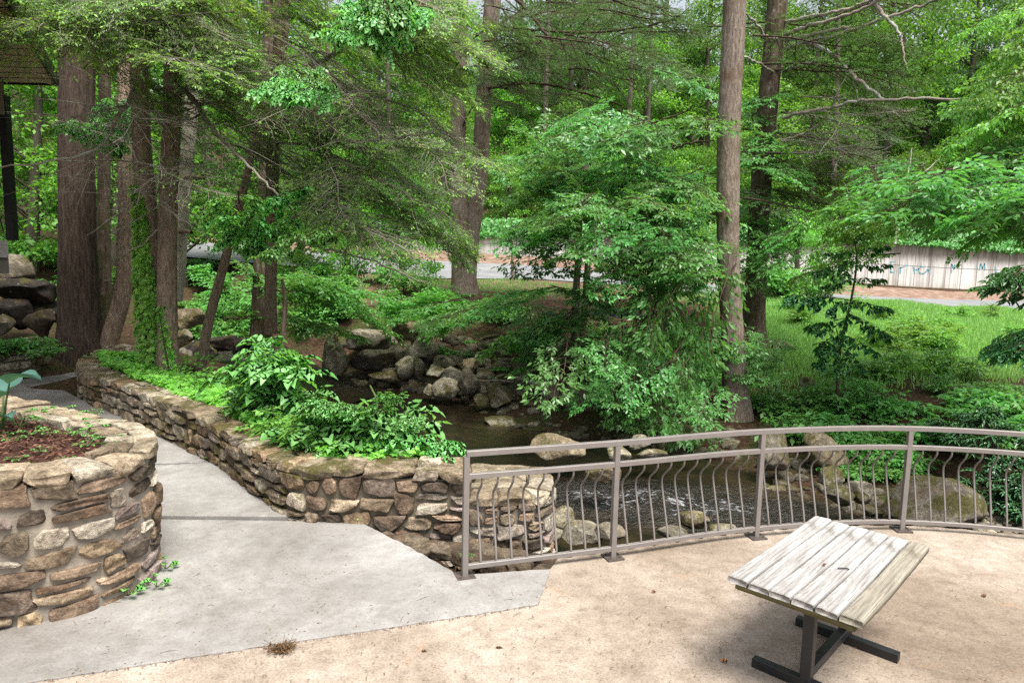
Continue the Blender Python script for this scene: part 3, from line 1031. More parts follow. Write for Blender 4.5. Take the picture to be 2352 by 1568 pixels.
# low garden wall along the right of the walkway
GW = catmull([(-7.25, 13.6, 0), (-7.75, 13.2, 0), (-7.95, 12.7, 0), (-7.75, 12.15, 0), (-7.1, 11.3, 0), (-6.1, 10.45, 0), (-4.7, 9.15, 0), (-3.55, 8.05, 0), (-2.75, 7.1, 0), (-2.22, 6.52, 0), (-1.95, 6.36, 0), (-1.6, 6.33, 0), (-.95, 6.33, 0), (-.36, 6.35, 0)], 10)
gp = Path(GW)
gwall = thing("garden_wall", "long curving low wall of mossy field stone with ivy bed behind", "stone wall", (-3.5, 9, 0))
s_step = gp.L
g = Geo()
core_wall(g, gp, -.9, .45, .42, 1, .03, 150)
put(g.build("mortar", M["mortar_dark"], None, False), gwall)
sb = gp.s[10 * 10]       # where the face turns to look at the patio
g = Geo()
zz = [-.48, -.27, -.05, .13, .29, .445]
for k in range(len(zz) - 1):
    f0 = (lambda a, ph: (lambda s: a + .025 * math.sin(s * 1.9 + ph) + .015 * math.sin(s * 4.7 + 2 * ph)))(zz[k], k * 1.7)
    f1 = (lambda a, ph: (lambda s: a + .025 * math.sin(s * 1.9 + ph) + .015 * math.sin(s * 4.7 + 2 * ph)))(zz[k + 1], (k + 1) * 1.7)
    if k >= 1:
        lay_course(g, gp, 0, sb, f0, f1, 200 + k, (.22, .48), .20, .028, PAL_GREY, 1, .026)
put(g.build("stone", M["stone_mossy"], None, False), gwall)
g = Geo()
for k in range(len(zz) - 1):
    f0 = (lambda a, ph: (lambda s: a + .03 * math.sin(s * 2.3 + ph) + .02 * math.sin(s * 5.7 + 2 * ph)))(zz[k], k * 1.7)
    f1 = (lambda a, ph: (lambda s: a + .03 * math.sin(s * 2.3 + ph) + .02 * math.sin(s * 5.7 + 2 * ph)))(zz[k + 1], (k + 1) * 1.7)
    lay_course(g, gp, sb, gp.L, f0, f1, 240 + k, (.14, .34), .18, .022, PAL, 1, .026)
put(g.build("stone", M["stone"], None, False), gwall)
g = Geo()
lay_caps(g, gp, 0, gp.L, lambda s: .545 + .015 * math.sin(s * 1.3), 79, (0, .44), .11, (.22, .5), PAL_GREY, 1)
put(g.build("cap_stone", M["stone_cap"], None, False), gwall)

# the lower rounded end of that wall, at the creek
EW = catmull([(-.38, 6.33, 0), (.0, 6.38, 0), (.28, 6.46, 0), (.42, 6.66, 0), (.44, 7.0, 0), (.36, 7.4, 0)], 10)
ep = Path(EW)
g = Geo()
zz = [-1.0, -.82, -.62, -.45, -.28, -.12, .04, .20]
for k in range(len(zz) - 1):
    f0 = (lambda a, ph: (lambda s: a + .03 * math.sin(s * 2.9 + ph)))(zz[k], k * 1.7)
    f1 = (lambda a, ph: (lambda s: a + .03 * math.sin(s * 2.9 + ph)))(zz[k + 1], (k + 1) * 1.7)
    lay_course(g, ep, 0, ep.L, f0, f1, 300 + k, (.14, .32), .17, .03, PAL, 1, .026)
put(g.build("stone", M["stone"], None, False), gwall)
g = Geo()
lay_caps(g, ep, 0, ep.L, .295, 81, (0, .42), .10, (.2, .4), PAL_GREY[:5], 1)
# flags that fill the top of the rounded end
for cx, cy, w, d in ((-.1, 6.95, .5, .42), (-.15, 7.3, .5, .36), (.1, 7.25, .4, .4)):
    st = stone_local(w, .1, d, int(cx * 100 + 900), 8, .06)
    g.add(st + np.array([cx, cy, .235]), CUBE_F, 0, np.tile(np.array(PAL_GREY[1]), (len(st), 1)))
put(g.build("cap_stone", M["stone"], None, False), gwall)
g = Geo()
core_wall(g, ep, -1.1, .22, .5, 1, .03, 40)
put(g.build("mortar", M["mortar"], None, False), gwall)
# ledge in the gap between that wall and the walkway's edge
lg = [(-1.5, 6.28), (-.36, 6.28), (.0, 6.32), (.5, 5.75), (.45, 5.5), (-.34, 5.44), (-.42, 5.40), (-.72, 5.78), (-1.38, 6.24)]
g = Geo()
r = np.random.default_rng(3)
for k in range(16):
    t = k / 15
    cx, cy = -1.28 + t * 1.75, 6.17 - t * .48 + r.uniform(-.04, .04)
    if k % 2:
        cy += .16 * (t + .2)
        cx += .05
    st = stone_local(r.uniform(.2, .34), .12, r.uniform(.14, .24), 700 + k, 6, .07)
    a = -.4 + r.uniform(-.2, .2)
    ca, sa = math.cos(a), math.sin(a)
    st = np.stack([st[:, 0] * ca - st[:, 1] * sa, st[:, 0] * sa + st[:, 1] * ca, st[:, 2]], 1)
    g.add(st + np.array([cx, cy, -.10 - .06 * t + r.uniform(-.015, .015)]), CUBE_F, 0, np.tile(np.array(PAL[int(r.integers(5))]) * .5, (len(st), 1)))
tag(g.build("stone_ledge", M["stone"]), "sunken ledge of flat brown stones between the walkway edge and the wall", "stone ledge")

# low wall on the far left of the walkway
FW = catmull([(-13.5, 11.4, 0), (-11.6, 12.0, 0), (-10.3, 12.7, 0), (-9.65, 13.4, 0), (-9.55, 13.9, 0), (-9.9, 14.6, 0), (-10.3, 15.0, 0)], 10)
fp = Path(FW)
fwall = thing("stone_wall", "low dark stone wall with leafy plants on top, across the walkway at far left", "stone wall", (-11, 13, 0))
g = Geo()
core_wall(g, fp, -.2, .52, .4, 1, .03, 60)
put(g.build("mortar", M["mortar_dark"], None, False), fwall)
g = Geo()
for k, (a, b) in enumerate([(-.05, .17), (.17, .36), (.36, .55)]):
    lay_course(g, fp, 0, fp.L, a, b, 330 + k, (.25, .55), .18, .025, PAL_GREY, 1, .03)
put(g.build("stone", M["stone_mossy"], None, False), fwall)
g = Geo()
lay_caps(g, fp, 0, fp.L, .64, 83, (0, .4), .1, (.3, .6), PAL_GREY, 1)
put(g.build("cap_stone", M["stone_cap"], None, False), fwall)
BW = Path(catmull([(-10.5, 15.6, 0), (-9.4, 15.2, 0), (-8.5, 14.6, 0), (-8.1, 14.4, 0)], 8))
bw = thing("stone_wall", "short shaded stone wall at the end of the walkway, under the biggest trunk", "stone wall", (-9.4, 15, 0))
g = Geo()
core_wall(g, BW, -.2, .35, .35, 1, .03, 30)
put(g.build("mortar", M["mortar_dark"], None, False), bw)
g = Geo()
for k, (a, b) in enumerate([(-.05, .2), (.2, .42)]):
    lay_course(g, BW, 0, BW.L, a, b, 350 + k, (.25, .5), .18, .025, PAL_GREY, 1, .03)
put(g.build("stone", M["stone_mossy"], None, False), bw)
g = Geo()
lay_caps(g, BW, 0, BW.L, .5, 85, (0, .35), .1, (.3, .6), PAL_GREY, 1)
put(g.build("cap_stone", M["stone_cap"], None, False), bw)

# ------------------------------------------------------------------ railing
RC = catmull(RAILP, 40)
rp = Path(RC)
rail = thing("railing", "curved taupe metal railing with bowed balusters along the patio edge", "railing", (2.35, 6.2, 0))
PS = [rp.s[40 * k] for k in range(len(RAILP))]


def bar_path(name, z0, z1, wd, sa, sb, m="rail"):
    S = np.linspace(sa, sb, max(int((sb - sa) / .07), 2))
    x, y, tx, ty = rp.at(S)
    V = []
    for nrm, z in ((-wd / 2, z0), (-wd / 2, z1 - .004), (-wd / 2 + .004, z1), (wd / 2 - .004, z1), (wd / 2, z1 - .004), (wd / 2, z0)):
        V.append(np.stack([x - ty * nrm, y + tx * nrm, np.full(len(S), z)], 1))
    V = np.stack(V, 1)
    n, k = V.shape[:2]
    i = np.arange(n * k).reshape(n, k)
    Q = np.concatenate([np.stack([i[:-1, a], i[1:, a], i[1:, (a + 1) % k], i[:-1, (a + 1) % k]], -1) for a in range(k)])
    g = Geo()
    g.add(V.reshape(-1, 3), [Q, i[[0]], i[[-1]]])
    return put(g.build(name, M[m], None, False), rail)


bar_path("top_rail", 1.0, 1.044, .046, -.02, rp.L)
bar_path("middle_rail", .815, .857, .040, 0, rp.L)
bar_path("bottom_rail", .068, .106, .038, 0, rp.L)


def box(g, cx, cy, z0, z1, w, d, a, ch=.003):
    ca, sa = math.cos(a), math.sin(a)
    ring = [(-w / 2 + ch, -d / 2), (w / 2 - ch, -d / 2), (w / 2, -d / 2 + ch), (w / 2, d / 2 - ch), (w / 2 - ch, d / 2), (-w / 2 + ch, d / 2), (-w / 2, d / 2 - ch), (-w / 2, -d / 2 + ch)]
    V = [(cx + x * ca - y * sa, cy + x * sa + y * ca, z) for z in (z0, z1) for x, y in ring]
    F_ = [np.array([[k, (k + 1) % 8, 8 + (k + 1) % 8, 8 + k] for k in range(8)]), np.array([[7, 6, 5, 4, 3, 2, 1, 0], [8, 9, 10, 11, 12, 13, 14, 15]])]
    g.add(V, F_)


for s in PS:
    x, y, tx, ty = rp.at(s if s > 0 else .001)
    a = math.atan2(ty, tx)
    g = Geo()
    box(g, x, y, .01, .998, .047, .047, a)
    po = put(g.build("post", M["rail"], None, False), rail)
    g = Geo()
    box(g, x, y, .001, .014, .155, .155, a)
    for q in (-.045, .045):
        for w in (-.045, .045):
            ca, sa = math.cos(a), math.sin(a)
            box(g, x + q * ca - w * sa, y + q * sa + w * ca, .014, .024, .014, .014, a + .4)
    bp = g.build("base_plate", M["plate"], None, False)
    bp.parent = po
    bp.matrix_parent_inverse = Matrix.Identity(4)
BULGE = [(0, 0), (.05, .0), (.10, .018), (.16, .060), (.22, .105), (.27, .125), (.32, .128), (.40, .117), (.55, .085), (.70, .052), (.85, .020), (.93, .005), (.97, 0), (1, 0)]
NB = [9, 10, 11, 10, 10, 10]
for k in range(len(PS) - 1):
    for j in range(NB[k]):
        s = PS[k] + (PS[k + 1] - PS[k]) * (j + 1) / (NB[k] + 1)
        x, y, tx, ty = rp.at(s)
        nx_, ny_ = -ty, tx
        P = [(x + nx_ * b, y + ny_ * b, .818 - (.818 - .10) * u) for u, b in BULGE]
        g = Geo()
        pr = catmull(P, 2)
        tubes(g, np.array([[p[:] for p in pr]]), .0092, .0092, 8)
        put(g.build("baluster", M["rail"]), rail)

# ------------------------------------------------------------------ picnic table
ang = math.atan2(.728, .684)
TB = Vector((2.085, 4.185, 0))
table = thing("picnic_table", "weathered grey plank table on a black steel pedestal base", "table", TB, ang)
LEN, WID, TOP = 1.41, .765, .705
pw = WID / 6


def plank_mesh(L, W, T, seed, taper=.012):
    """A worn board: rounded edges, slightly bowed and uneven."""
    r = np.random.default_rng(seed)
    nx_ = 40
    prof = [(-.5, -.5), (-.5, .28), (-.46, .44), (-.38, .5), (-.2, .49), (0, .47), (.2, .49), (.38, .5), (.46, .44), (.5, .28), (.5, -.5)]
    X = np.linspace(-L / 2, L / 2, nx_)
    V = []
    ph = r.uniform(0, 6, 4)
    for i_, x in enumerate(X):
        sh = .0025 * math.sin(x * 4 + ph[0])
        wv = W - .007 + .002 * math.sin(x * 9 + ph[1])
        dz = .002 * math.sin(x * 5 + ph[2]) + r.normal(0, .0006)
        e = .004 if i_ in (0, nx_ - 1) else 0
        for a, b in prof:
            V.append((x + (r.normal(0, .003) if e else 0), a * (wv - e) + sh, b * (T - e) + dz))
    k = len(prof)
    i = np.arange(nx_ * k).reshape(nx_, k)
    Q = np.concatenate([np.stack([i[:-1, a], i[1:, a], i[1:, (a + 1) % k], i[:-1, (a + 1) % k]], -1) for a in range(k)])
    g = Geo()
    g.add(V, [Q[:, ::-1], i[[0]][:, ::1], i[[-1]][:, ::-1]])
    return g


for k in range(6):
    g = plank_mesh(LEN + (.012 if k % 2 else 0), pw, .040, 40 + k)
    o = g.build("plank", M["plank_dark" if k == 0 else "plank"], table)
    o.location = (0.004 * math.sin(k * 3), -WID / 2 + pw * (k + .5), TOP - .02)
    if k == 0:
        o["label"] = "darker brownish plank at the table's outer edge"
for sx in (-1, 0, 1):
    g = plank_mesh(WID - .09, .085, .034, 60 + sx)
    o = g.build("batten", M["plank_edge"], table)
    o.location = (sx * (LEN / 2 - .05), 0, TOP - .04 - .018)
    o.rotation_euler = (0, 0, PI / 2)


def steel(name, P, w, d, m="black_steel", par=table):
    """Square tube between two local points."""
    a, b = Vector(P[0]), Vector(P[1])
    g = Geo()
    box(g, 0, 0, 0, (b - a).length, w, d, 0, .004)
    o = g.build(name, M[m], par, False)
    o.location = a
    o.rotation_euler = (b - a).to_track_quat("Z", "Y").to_euler()
    return o


HX = .36
for sx in (-1, 1):
    steel("foot", ((sx * HX, -.33, .032), (sx * HX, .33, .032)), .06, .06)
    steel("post", ((sx * HX, 0, .062), (sx * HX, 0, TOP - .09)), .065, .065)
    steel("top_bracket", ((sx * HX, -.26, TOP - .065), (sx * HX, .26, TOP - .065)), .045, .04)
steel("stretcher", ((-HX + .033, 0, .10), (HX - .033, 0, .10)), .06, .06)
g = Geo()
tubes(g, np.array([[(0, 0, 0), (.03, .004, 0), (.055, .005, 0), (.06, -.012, 0)]]), .004, .004, 6)
nail = g.build("bent_wire", M["black_steel"])
nail.location = table.matrix_basis @ Vector((-.13, -.06, TOP + .006))
nail.rotation_euler = (0, 0, ang - .9)
tag(nail, "short bent piece of dark wire lying on the table top", "wire")

# small brown leaves on table and ground: each a curled leaf


def curl_leaf(name, loc, size, rz, seed, label, cat="leaf", m="dead_leaf", group=None):
    r = np.random.default_rng(seed)
    g = Geo()
    leaves(g, [[0, 0, .004]], [[1, 0, .15]], [[0, .25, 1]], size, size * .7, L8, 0, r.uniform(0, 1))
    o = g.build(name, M[m])
    o.location = loc
    o.rotation_euler = (r.uniform(-.2, .2), r.uniform(-.2, .2), rz)
    return tag(o, label, cat, group)


M["dead_leaf_orange"] = leaf_mat("orange_dead_leaf", (.20, .06, .02, 1), (.32, .12, .04, 1), .7, .1, (1, .8, .5, 1))
tl = table.matrix_basis @ Vector((-.16, .02, TOP + .004))
curl_leaf("fallen_leaf", tl, .03, .4, 1, "tiny orange leaf lying on the table top", m="dead_leaf_orange")
for (px, py, s, lab) in [(1672, 1521, .05, "orange brown leaf on the patio left of the table feet"), (1505, 1357, .045, "curled dark leaf on the patio below the railing, left of the table"),
                         (2262, 1372, .05, "lone brown leaf on the patio at the right of the table"), (968, 1495, .04, "reddish leaf on the tan patio left of centre"),
                         (1138, 1437 + 50, .05, "dry leaf on the patio in front of the grey apron"), (637, 1012 + 0, .07, "brown leaf on the walkway against the garden wall")]:
    if py < 1100:
        p = onz(636 * .9965, 1612 / 1.5944, .034)
    else:
        p = onz(px, py, .002)
    curl_leaf("fallen_leaf", p, s, px * .37, int(px), lab, m="dead_leaf_orange" if "orange" in lab or "wall" in lab else "dead_leaf")

# wad of dry moss at the seam
g = Geo()
r = np.random.default_rng(8)
n = 260
P = np.stack([r.normal(0, .035, n), r.normal(0, .028, n), np.abs(r.normal(.012, .012, n))], 1)
leaves(g, P, r.normal(0, 1, (n, 3)), r.normal(0, 1, (n, 3)), r.uniform(.02, .06, n), .008, L1, 0, r.uniform(0, .6, n))
C = np.stack([P[:40], P[:40] + r.normal(0, .03, (40, 3)) * [1, 1, .3], P[:40] + r.normal(0, .06, (40, 3)) * [1, 1, .3]], 1)
C[:, :, 2] = np.abs(C[:, :, 2])
tubes(g, C, .002, .001, 3, 0, .2)
o = g.build("moss_clump", M["dead_leaf"])
o.location = onz(648, 1492, .01)
tag(o, "matted brown wad of dry moss and twigs at the patio seam", "moss clump")
# fine litter over patio and walk
g = Geo()
r = np.random.default_rng(21)
n = 900
px, py = r.uniform(150, 2352, n), r.uniform(1200, 1568, n)
keep = []
for a, b in zip(px, py):
    p = onz(a, b, .012)
    if p.y < 5.2 - .0 * p.x or (p.x > .6 and p.y < 5.6) or (p.x < -1.3 and p.y < 6.2 and p.x > -2.6):
        keep.append(p[:])
for q_ in SEAM:
    for _ in range(3):
        keep.append((q_.x + r.normal(0, .012), q_.y - abs(r.normal(0, .006)) - .004, .003 + r.uniform(0, .006)))
P = np.array(keep)
n = len(P)
leaves(g, P + [0, 0, .001], np.stack([r.normal(0, 1, n), r.normal(0, 1, n), r.normal(0, .1, n)], 1), np.stack([r.normal(0, .2, n), r.normal(0, .2, n), np.ones(n)], 1), r.uniform(.008, .032, n), r.uniform(.003, .009, n), L1, 0, r.uniform(0, 1, n))
m_ = 110
i = r.choice(n, m_)
d = np.stack([r.normal(0, 1, m_), r.normal(0, 1, m_), np.zeros(m_)], 1)
C = np.stack([P[i], P[i] + d * .018 + [0, 0, .004], P[i] + d * .036 + r.normal(0, .006, (m_, 3)) * [1, 1, 0]], 1)
tubes(g, C, .0014, .0010, 3, 0, .1)
tag(g.build("leaf_litter", M["dead_leaf"]), "specks of dead leaf and twig scattered over patio and walkway", "leaf litter", kind="stuff")

# ------------------------------------------------------------------ building corner at the far left
D0 = 11.9
bld = thing("porch", "corner of a dark timbered porch with tan soffit and iron balcony", "building", (-11, 12, 2.5))


def solid(name, P, m, par):
    """Convex solid from 4 bottom + 4 top corners."""
    g = Geo()
    g.add([p[:] for p in P], [np.array([[3, 2, 1, 0], [4, 5, 6, 7], [0, 1, 5, 4], [1, 2, 6, 5], [2, 3, 7, 6], [3, 0, 4, 7]])])
    o = g.build(name, M[m], None, False)
    return put(o, par) if par is not None and par.type == "EMPTY" else o


def slab(name, A, thick, m, par=bld):
    A = [Vector(a) for a in A]
    return solid(name, A + [a + Vector((0, 0, thick)) for a in A], m, par)


z5 = 5.42
cA, cB = onz(131, 192, z5), onz(72, 92, z5)
dirx = (cB - cA)
cC = cA + dirx * 3.2
far = Vector((-16, cA.y + .05, z5))
soff = solid("soffit", [far, cA, cC, Vector((-16, cC.y, z5)), far + Vector((0, 0, .05)), cA + Vector((0, 0, .05)), cC + Vector((0, 0, .05)), Vector((-16, cC.y, z5 + .05))], "soffit", bld)
for k in range(1, 16):
    t = k / 16 * 2.2
    a = cA + dirx * t
    g = Geo()
    g.add([(-15.8, a.y - .012, z5 - .006), (a.x, a.y - .012, z5 - .006), (a.x, a.y + .012, z5 - .006), (-15.8, a.y + .012, z5 - .006),
           (-15.8, a.y - .012, z5 + .01), (a.x, a.y - .012, z5 + .01), (a.x, a.y + .012, z5 + .01), (-15.8, a.y + .012, z5 + .01)],
          [np.array([[3, 2, 1, 0], [4, 5, 6, 7], [0, 1, 5, 4], [1, 2, 6, 5], [2, 3, 7, 6], [3, 0, 4, 7]])])
    o = g.build("board_gap", M["black_paint"], None, False)
    o.parent = soff
    o.matrix_parent_inverse = Matrix.Identity(4)
nrm = Vector((-dirx.y, dirx.x, 0)).normalized() * -1
out_ = nrm * .04
solid("fascia", [cA - out_ * .2, cA + out_, cC + out_, cC - out_ * .2] + [p + Vector((0, 0, .16)) for p in (cA - out_ * .2, cA + out_, cC + out_, cC - out_ * .2)], "black_paint", bld).location.z -= .03
slab("fascia", [far + Vector((0, -.0, -.03)), cA + Vector((0, 0, -.03)), cA + Vector((0.0, .05, -.03)), far + Vector((0, .05, -.03))], .16, "black_paint")
slab("roof", [far + Vector((0, .05, .14)), cA + Vector((-.02, .05, .14)), cC + Vector((0, 0, .14)), Vector((-16, cC.y, z5 + .14))], .08, "black_paint")
pb, pt = at(29, 552, 12.2), None
pxx, pyy = pb.x, pb.y
slab("post", [(pxx - .065, pyy - .065, pb.z), (pxx + .065, pyy - .065, pb.z), (pxx + .065, pyy + .065, pb.z), (pxx - .065, pyy + .065, pb.z)], z5 - pb.z - .28, "black_paint")
slab("beam", [(-16, pyy - .16, z5 - .62), (pxx + .1, pyy - .16, z5 - .62), (pxx + .0, pyy + .02, z5 - .62), (-16, pyy + .02, z5 - .62)], .60, "siding")
slab("floor_slab", [(-16, pyy - .30, pb.z - .30), (pxx + .13, pyy - .30, pb.z - .30), ((pxx + .13) * (pyy + 1.2) / (pyy - .3) - .12, pyy + 1.2, pb.z - .30), (-16, pyy + 1.2, pb.z - .30)], .29, "slab_edge")
slab("floor_beam", [(-16, pyy - .1, pb.z - .58), (pxx - .02, pyy - .1, pb.z - .58), ((pxx - .02) * (pyy + 1.0) / (pyy - .1) - .1, pyy + 1.0, pb.z - .58), (-16, pyy + 1.0, pb.z - .58)], .275, "siding")
g = Geo()
box(g, -13.1, pyy - .02, pb.z + .12, pb.z + .15, 5.6, .03, 0)
box(g, -13.1, pyy - .02, pb.z + .98, pb.z + 1.03, 5.6, .05, 0)
C = []
for k in range(24):
    x = pxx - .14 - k * .1
    C.append([(x, pyy - .02 - b * 1.3, pb.z + .98 - .84 * u) for u, b in BULGE])
tubes(g, np.array(C), .009, .009, 6)
put(g.build("railing", M["black_paint"], None, True), bld)
g = Geo()
xs_, zs_ = np.meshgrid(np.linspace(pxx - .9, pxx - .12, 12), np.linspace(0, 1, 8))
g.add(np.stack([xs_, pyy - .09 - .05 * np.sin(zs_ * 3) + .02 * np.sin(xs_ * 20), pb.z + 1.06 - zs_ * .45 + .04 * np.sin(xs_ * 9)], -1),
      np.stack([np.arange(96).reshape(8, 12)[:-1, :-1], np.arange(96).reshape(8, 12)[:-1, 1:], np.arange(96).reshape(8, 12)[1:, 1:], np.arange(96).reshape(8, 12)[1:, :-1]], -1).reshape(-1, 4))
o = g.build("draped_cloth", M["dark_cloth"])
tag(o, "dark cloth hung over the porch balcony rail", "cloth")
sm = o.modifiers.new("solid", "SOLIDIFY")
sm.thickness = .015

# ------------------------------------------------------------------ concrete retaining wall beyond the road
rw = thing("retaining_wall", "long streaked concrete retaining wall with faded turquoise scrawl behind the road", "retaining wall", (wb[3].x, wb[3].y, wb[3].z))
g = Geo()
nb = [Vector(p) for p in dens([p[:] for p in wb], 10)]
ntp = [Vector(p) for p in dens([p[:] for p in WTOPZ], 10)]
V, A = [], []
for b, t in zip(nb, ntp):
    t2 = Vector((b.x, b.y, t.z))
    for p, h in ((b - Vector((0, 0, .3)), -.1), (b + (t2 - b) * .33, .33), (b + (t2 - b) * .66, .66), (t2, 1), (t2 + Vector((0, .4, 0)), 1), (b + Vector((0, .4, -.3)), 0)):
        V.append(p[:])
        A.append((p.x / 40, max(h, 0), 0))
k = 6
n = len(nb)
i = np.arange(n * k).reshape(n, k)
Q = np.concatenate([np.stack([i[:-1, a], i[1:, a], i[1:, (a + 1) % k], i[:-1, (a + 1) % k]], -1) for a in range(k)])
g.add(V, [Q, i[[0]], i[[-1]]], 0, np.array(A))
put(g.build("wall_face", M["wall_concrete"], None, False), rw)
g = Geo()
wpath = Path([(p.x, p.y) for p in nb])
wzb = np.array([p.z for p in nb])
wzt = np.array([p.z for p in ntp])
s = .4
while s < wpath.L:
    x, y, tx, ty = wpath.at(s)
    zb, zt = np.interp(s, wpath.s, wzb), np.interp(s, wpath.s, wzt)
    box(g, float(x), float(y) - .002, zb, zt - .01, .022, .012, math.atan2(ty, tx), .001)
    s += .9
S = np.linspace(0, wpath.L, 60)
for s0_, s1_ in zip(S[:-1], S[1:]):
    x0, y0, _, _ = wpath.at(s0_)
    x1, y1, _, _ = wpath.at(s1_)
    z0 = np.interp(s0_, wpath.s, wzb) * .5 + np.interp(s0_, wpath.s, wzt) * .5
    z1_ = np.interp(s1_, wpath.s, wzb) * .5 + np.interp(s1_, wpath.s, wzt) * .5
    g.add([(x0, y0 - .007, z0), (x1, y1 - .007, z1_), (x1, y1 - .007, z1_ + .022), (x0, y0 - .007, z0 + .022)], [np.array([[0, 1, 2, 3]])])
put(g.build("form_seams", M["seam"], None, False), rw)
# scrawled marks, read off the photograph as strokes
GR = [[(825, 297), (826, 368)], [(825, 297), (848, 295)], [(826, 332), (842, 330)], [(826, 368), (848, 366)], [(893, 335), (890, 375)], [(882, 338), (912, 332)], [(918, 325), (940, 318)],
      [(978, 330), (990, 378)], [(990, 352), (1015, 346)], [(1052, 330), (1030, 328), (1014, 348), (1022, 374), (1045, 378), (1066, 366)], [(1064, 362), (1092, 348)], [(1072, 345), (1094, 372)],
      [(1240, 370), (1242, 314), (1258, 345), (1262, 318)], [(1415, 345), (1418, 312)], [(1432, 352), (1440, 312), (1452, 340), (1466, 310), (1470, 352)], [(1540, 330), (1545, 372), (1562, 376)],
      [(1596, 348), (1600, 374), (1616, 376), (1622, 346)], [(1655, 388), (1672, 330), (1686, 386)], [(1661, 366), (1683, 364)], [(1708, 340), (1712, 380)]]
g = Geo()
for st in GR:
    P = []
    for a, b in st:
        qx, qy = (2820 + a / 1.867) / 1.5944, (800 + b / 1.867) / 1.5944
        d = 40.0
        for _ in range(3):
            p = at(qx, qy, d)
            d = float(np.interp(p.x, [q.x for q in nb[::-1]], [q.y for q in nb[::-1]]))
        p = at(qx, qy, d)
        P.append(Vector((p.x, p.y - .012, p.z)))
    for a, b in zip(P[:-1], P[1:]):
        t = (b - a)
        nn = Vector((-t.z, 0, t.x)).normalized() * .034
        e = t.normalized() * .02
        g.add([(a - nn - e)[:], (b - nn + e)[:], (b + nn + e)[:], (a + nn - e)[:]], [np.array([[0, 1, 2, 3]])])
put(g.build("graffiti", M["graffiti"], None, False), rw)

# ------------------------------------------------------------------ boulders
BCOL = [lin(c)[:3] for c in [(138, 133, 116), (126, 122, 110), (148, 142, 126), (116, 110, 98), (132, 122, 102)]]


def boulder_mesh(seed, sx, sy, sz, col, sub=4, rough=.22, name="boulder"):
    bm = bmesh.new()
    bmesh.ops.create_icosphere(bm, subdivisions=sub, radius=1)
    r = random.Random(seed)
    off = Vector((r.uniform(-50, 50), r.uniform(-50, 50), r.uniform(-50, 50)))
    planes = [(Vector((r.gauss(0, 1), r.gauss(0, 1), r.gauss(0, 1))).normalized(), r.uniform(.48, .82)) for _ in range(11)]
    for v in bm.verts:
        p = v.co.copy()
        for n_, d_ in planes:
            e = p.dot(n_) - d_
            if e > 0:
                p -= n_ * e * .95
        p *= 1.08 + rough * .7 * noise.noise(p * 1.3 + off) + rough * .3 * noise.noise(p * 3.7 + off) + rough * .16 * noise.noise(p * 9 + off)
        v.co = Vector((p.x * sx, p.y * sy, p.z * sz))
    me = bpy.data.meshes.new(name)
    bm.to_mesh(me)
    bm.free()
    me.polygons.foreach_set("use_smooth", [True] * len(me.polygons))
    a = me.attributes.new("tint", "FLOAT_COLOR", "POINT")
    a.data.foreach_set("color", list(col + (1,)) * len(me.vertices))
    return me


BN = [0]


def boulder(px, py, wpx, hpx, d, label, m="boulder", group=None, rz=None, tilt=0.0, name="boulder", col=None, sink=.0, depth=None, sub=4):
    """Boulder whose picture is about wpx x hpx around (px, py) at depth d."""
    BN[0] += 1
    k = BN[0]
    p = at(px, py, d)
    w, h = wpx * d / F / 2 * math.cos(math.atan2(p.x, p.y)), hpx * d / F / 2
    rr = random.Random(k * 7)
    me = boulder_mesh(k * 13 + 5, w * 1.1, (depth or (w + h) * .55) * 1.05, h * 1.12, col or BCOL[k % 5], sub, name=name)
    me.materials.append(M[m])
    o = link(name, me)
    o.location = (p.x, p.y, p.z - sink)
    o.rotation_euler = (rr.uniform(-.12, .12), tilt, rr.uniform(-.25, .25) if rz is None else rz)
    return tag(o, label, "boulder", group)


g1 = "grey boulders stacked on the far creek bank"
boulder(840, 785, 120, 62, 19.0, "long flat topped grey boulder, highest left in the stacked pile on the far bank", group=g1, tilt=.1)
boulder(766, 823, 66, 88, 17.8, "upright mossy boulder with a white lichen patch at the left end of the stacked pile", "boulder_mossy", group=g1)
boulder(866, 822, 110, 60, 18.2, "broad tan boulder under the long flat topped one in the stacked pile", group=g1, tilt=-.12)
boulder(935, 765, 74, 62, 18.6, "grey boulder with dark crack under the hanging branches above the stacked pile", group=g1, tilt=.3)
boulder(930, 808, 50, 44, 18.2, "small mossy round boulder in the middle of the stacked pile", "boulder_mossy", group=g1)
boulder(972, 800, 56, 66, 17.8, "smooth grey boulder leaning at the right of the stacked pile", group=g1, tilt=.5)
boulder(930, 845, 70, 42, 17.4, "pale pointed boulder low in the stacked pile over a dark gap", group=g1, tilt=-.4)
boulder(962, 845, 32, 50, 17.2, "narrow dark boulder standing beside the pale pointed one", group=g1)
boulder(896, 862, 90, 30, 17.6, "flat mossy slab at the waterline under the stacked pile", "boulder_mossy", group=g1)
boulder(1000, 855, 50, 36, 16.4, "rounded tan boulder right of the dark gap in the pile", group=g1)
boulder(1038, 862, 62, 44, 16.2, "egg shaped grey boulder lying on its side at the pool's edge", group=g1, tilt=-.4)
boulder(1028, 893, 66, 52, 15.6, "mossy brown boulder half in the water at the pool's edge", "boulder_mossy", group=g1, tilt=-.3)
boulder(1080, 882, 48, 72, 15.6, "upright bean shaped boulder with a mossy foot beside the pool", "boulder", group=g1)
boulder(1080, 838, 40, 30, 16.6, "small round stone above the upright bean shaped boulder", group=g1)
boulder(1028, 832, 34, 26, 16.9, "pale split stone above the egg shaped boulder", group=g1)
boulder(1005, 836, 26, 30, 17.0, "small pale pebble like stone at the right edge of the pile", group=g1)
boulder(992, 896, 36, 30, 15.9, "little wet stone at the waterline left of the mossy brown boulder", group=g1)
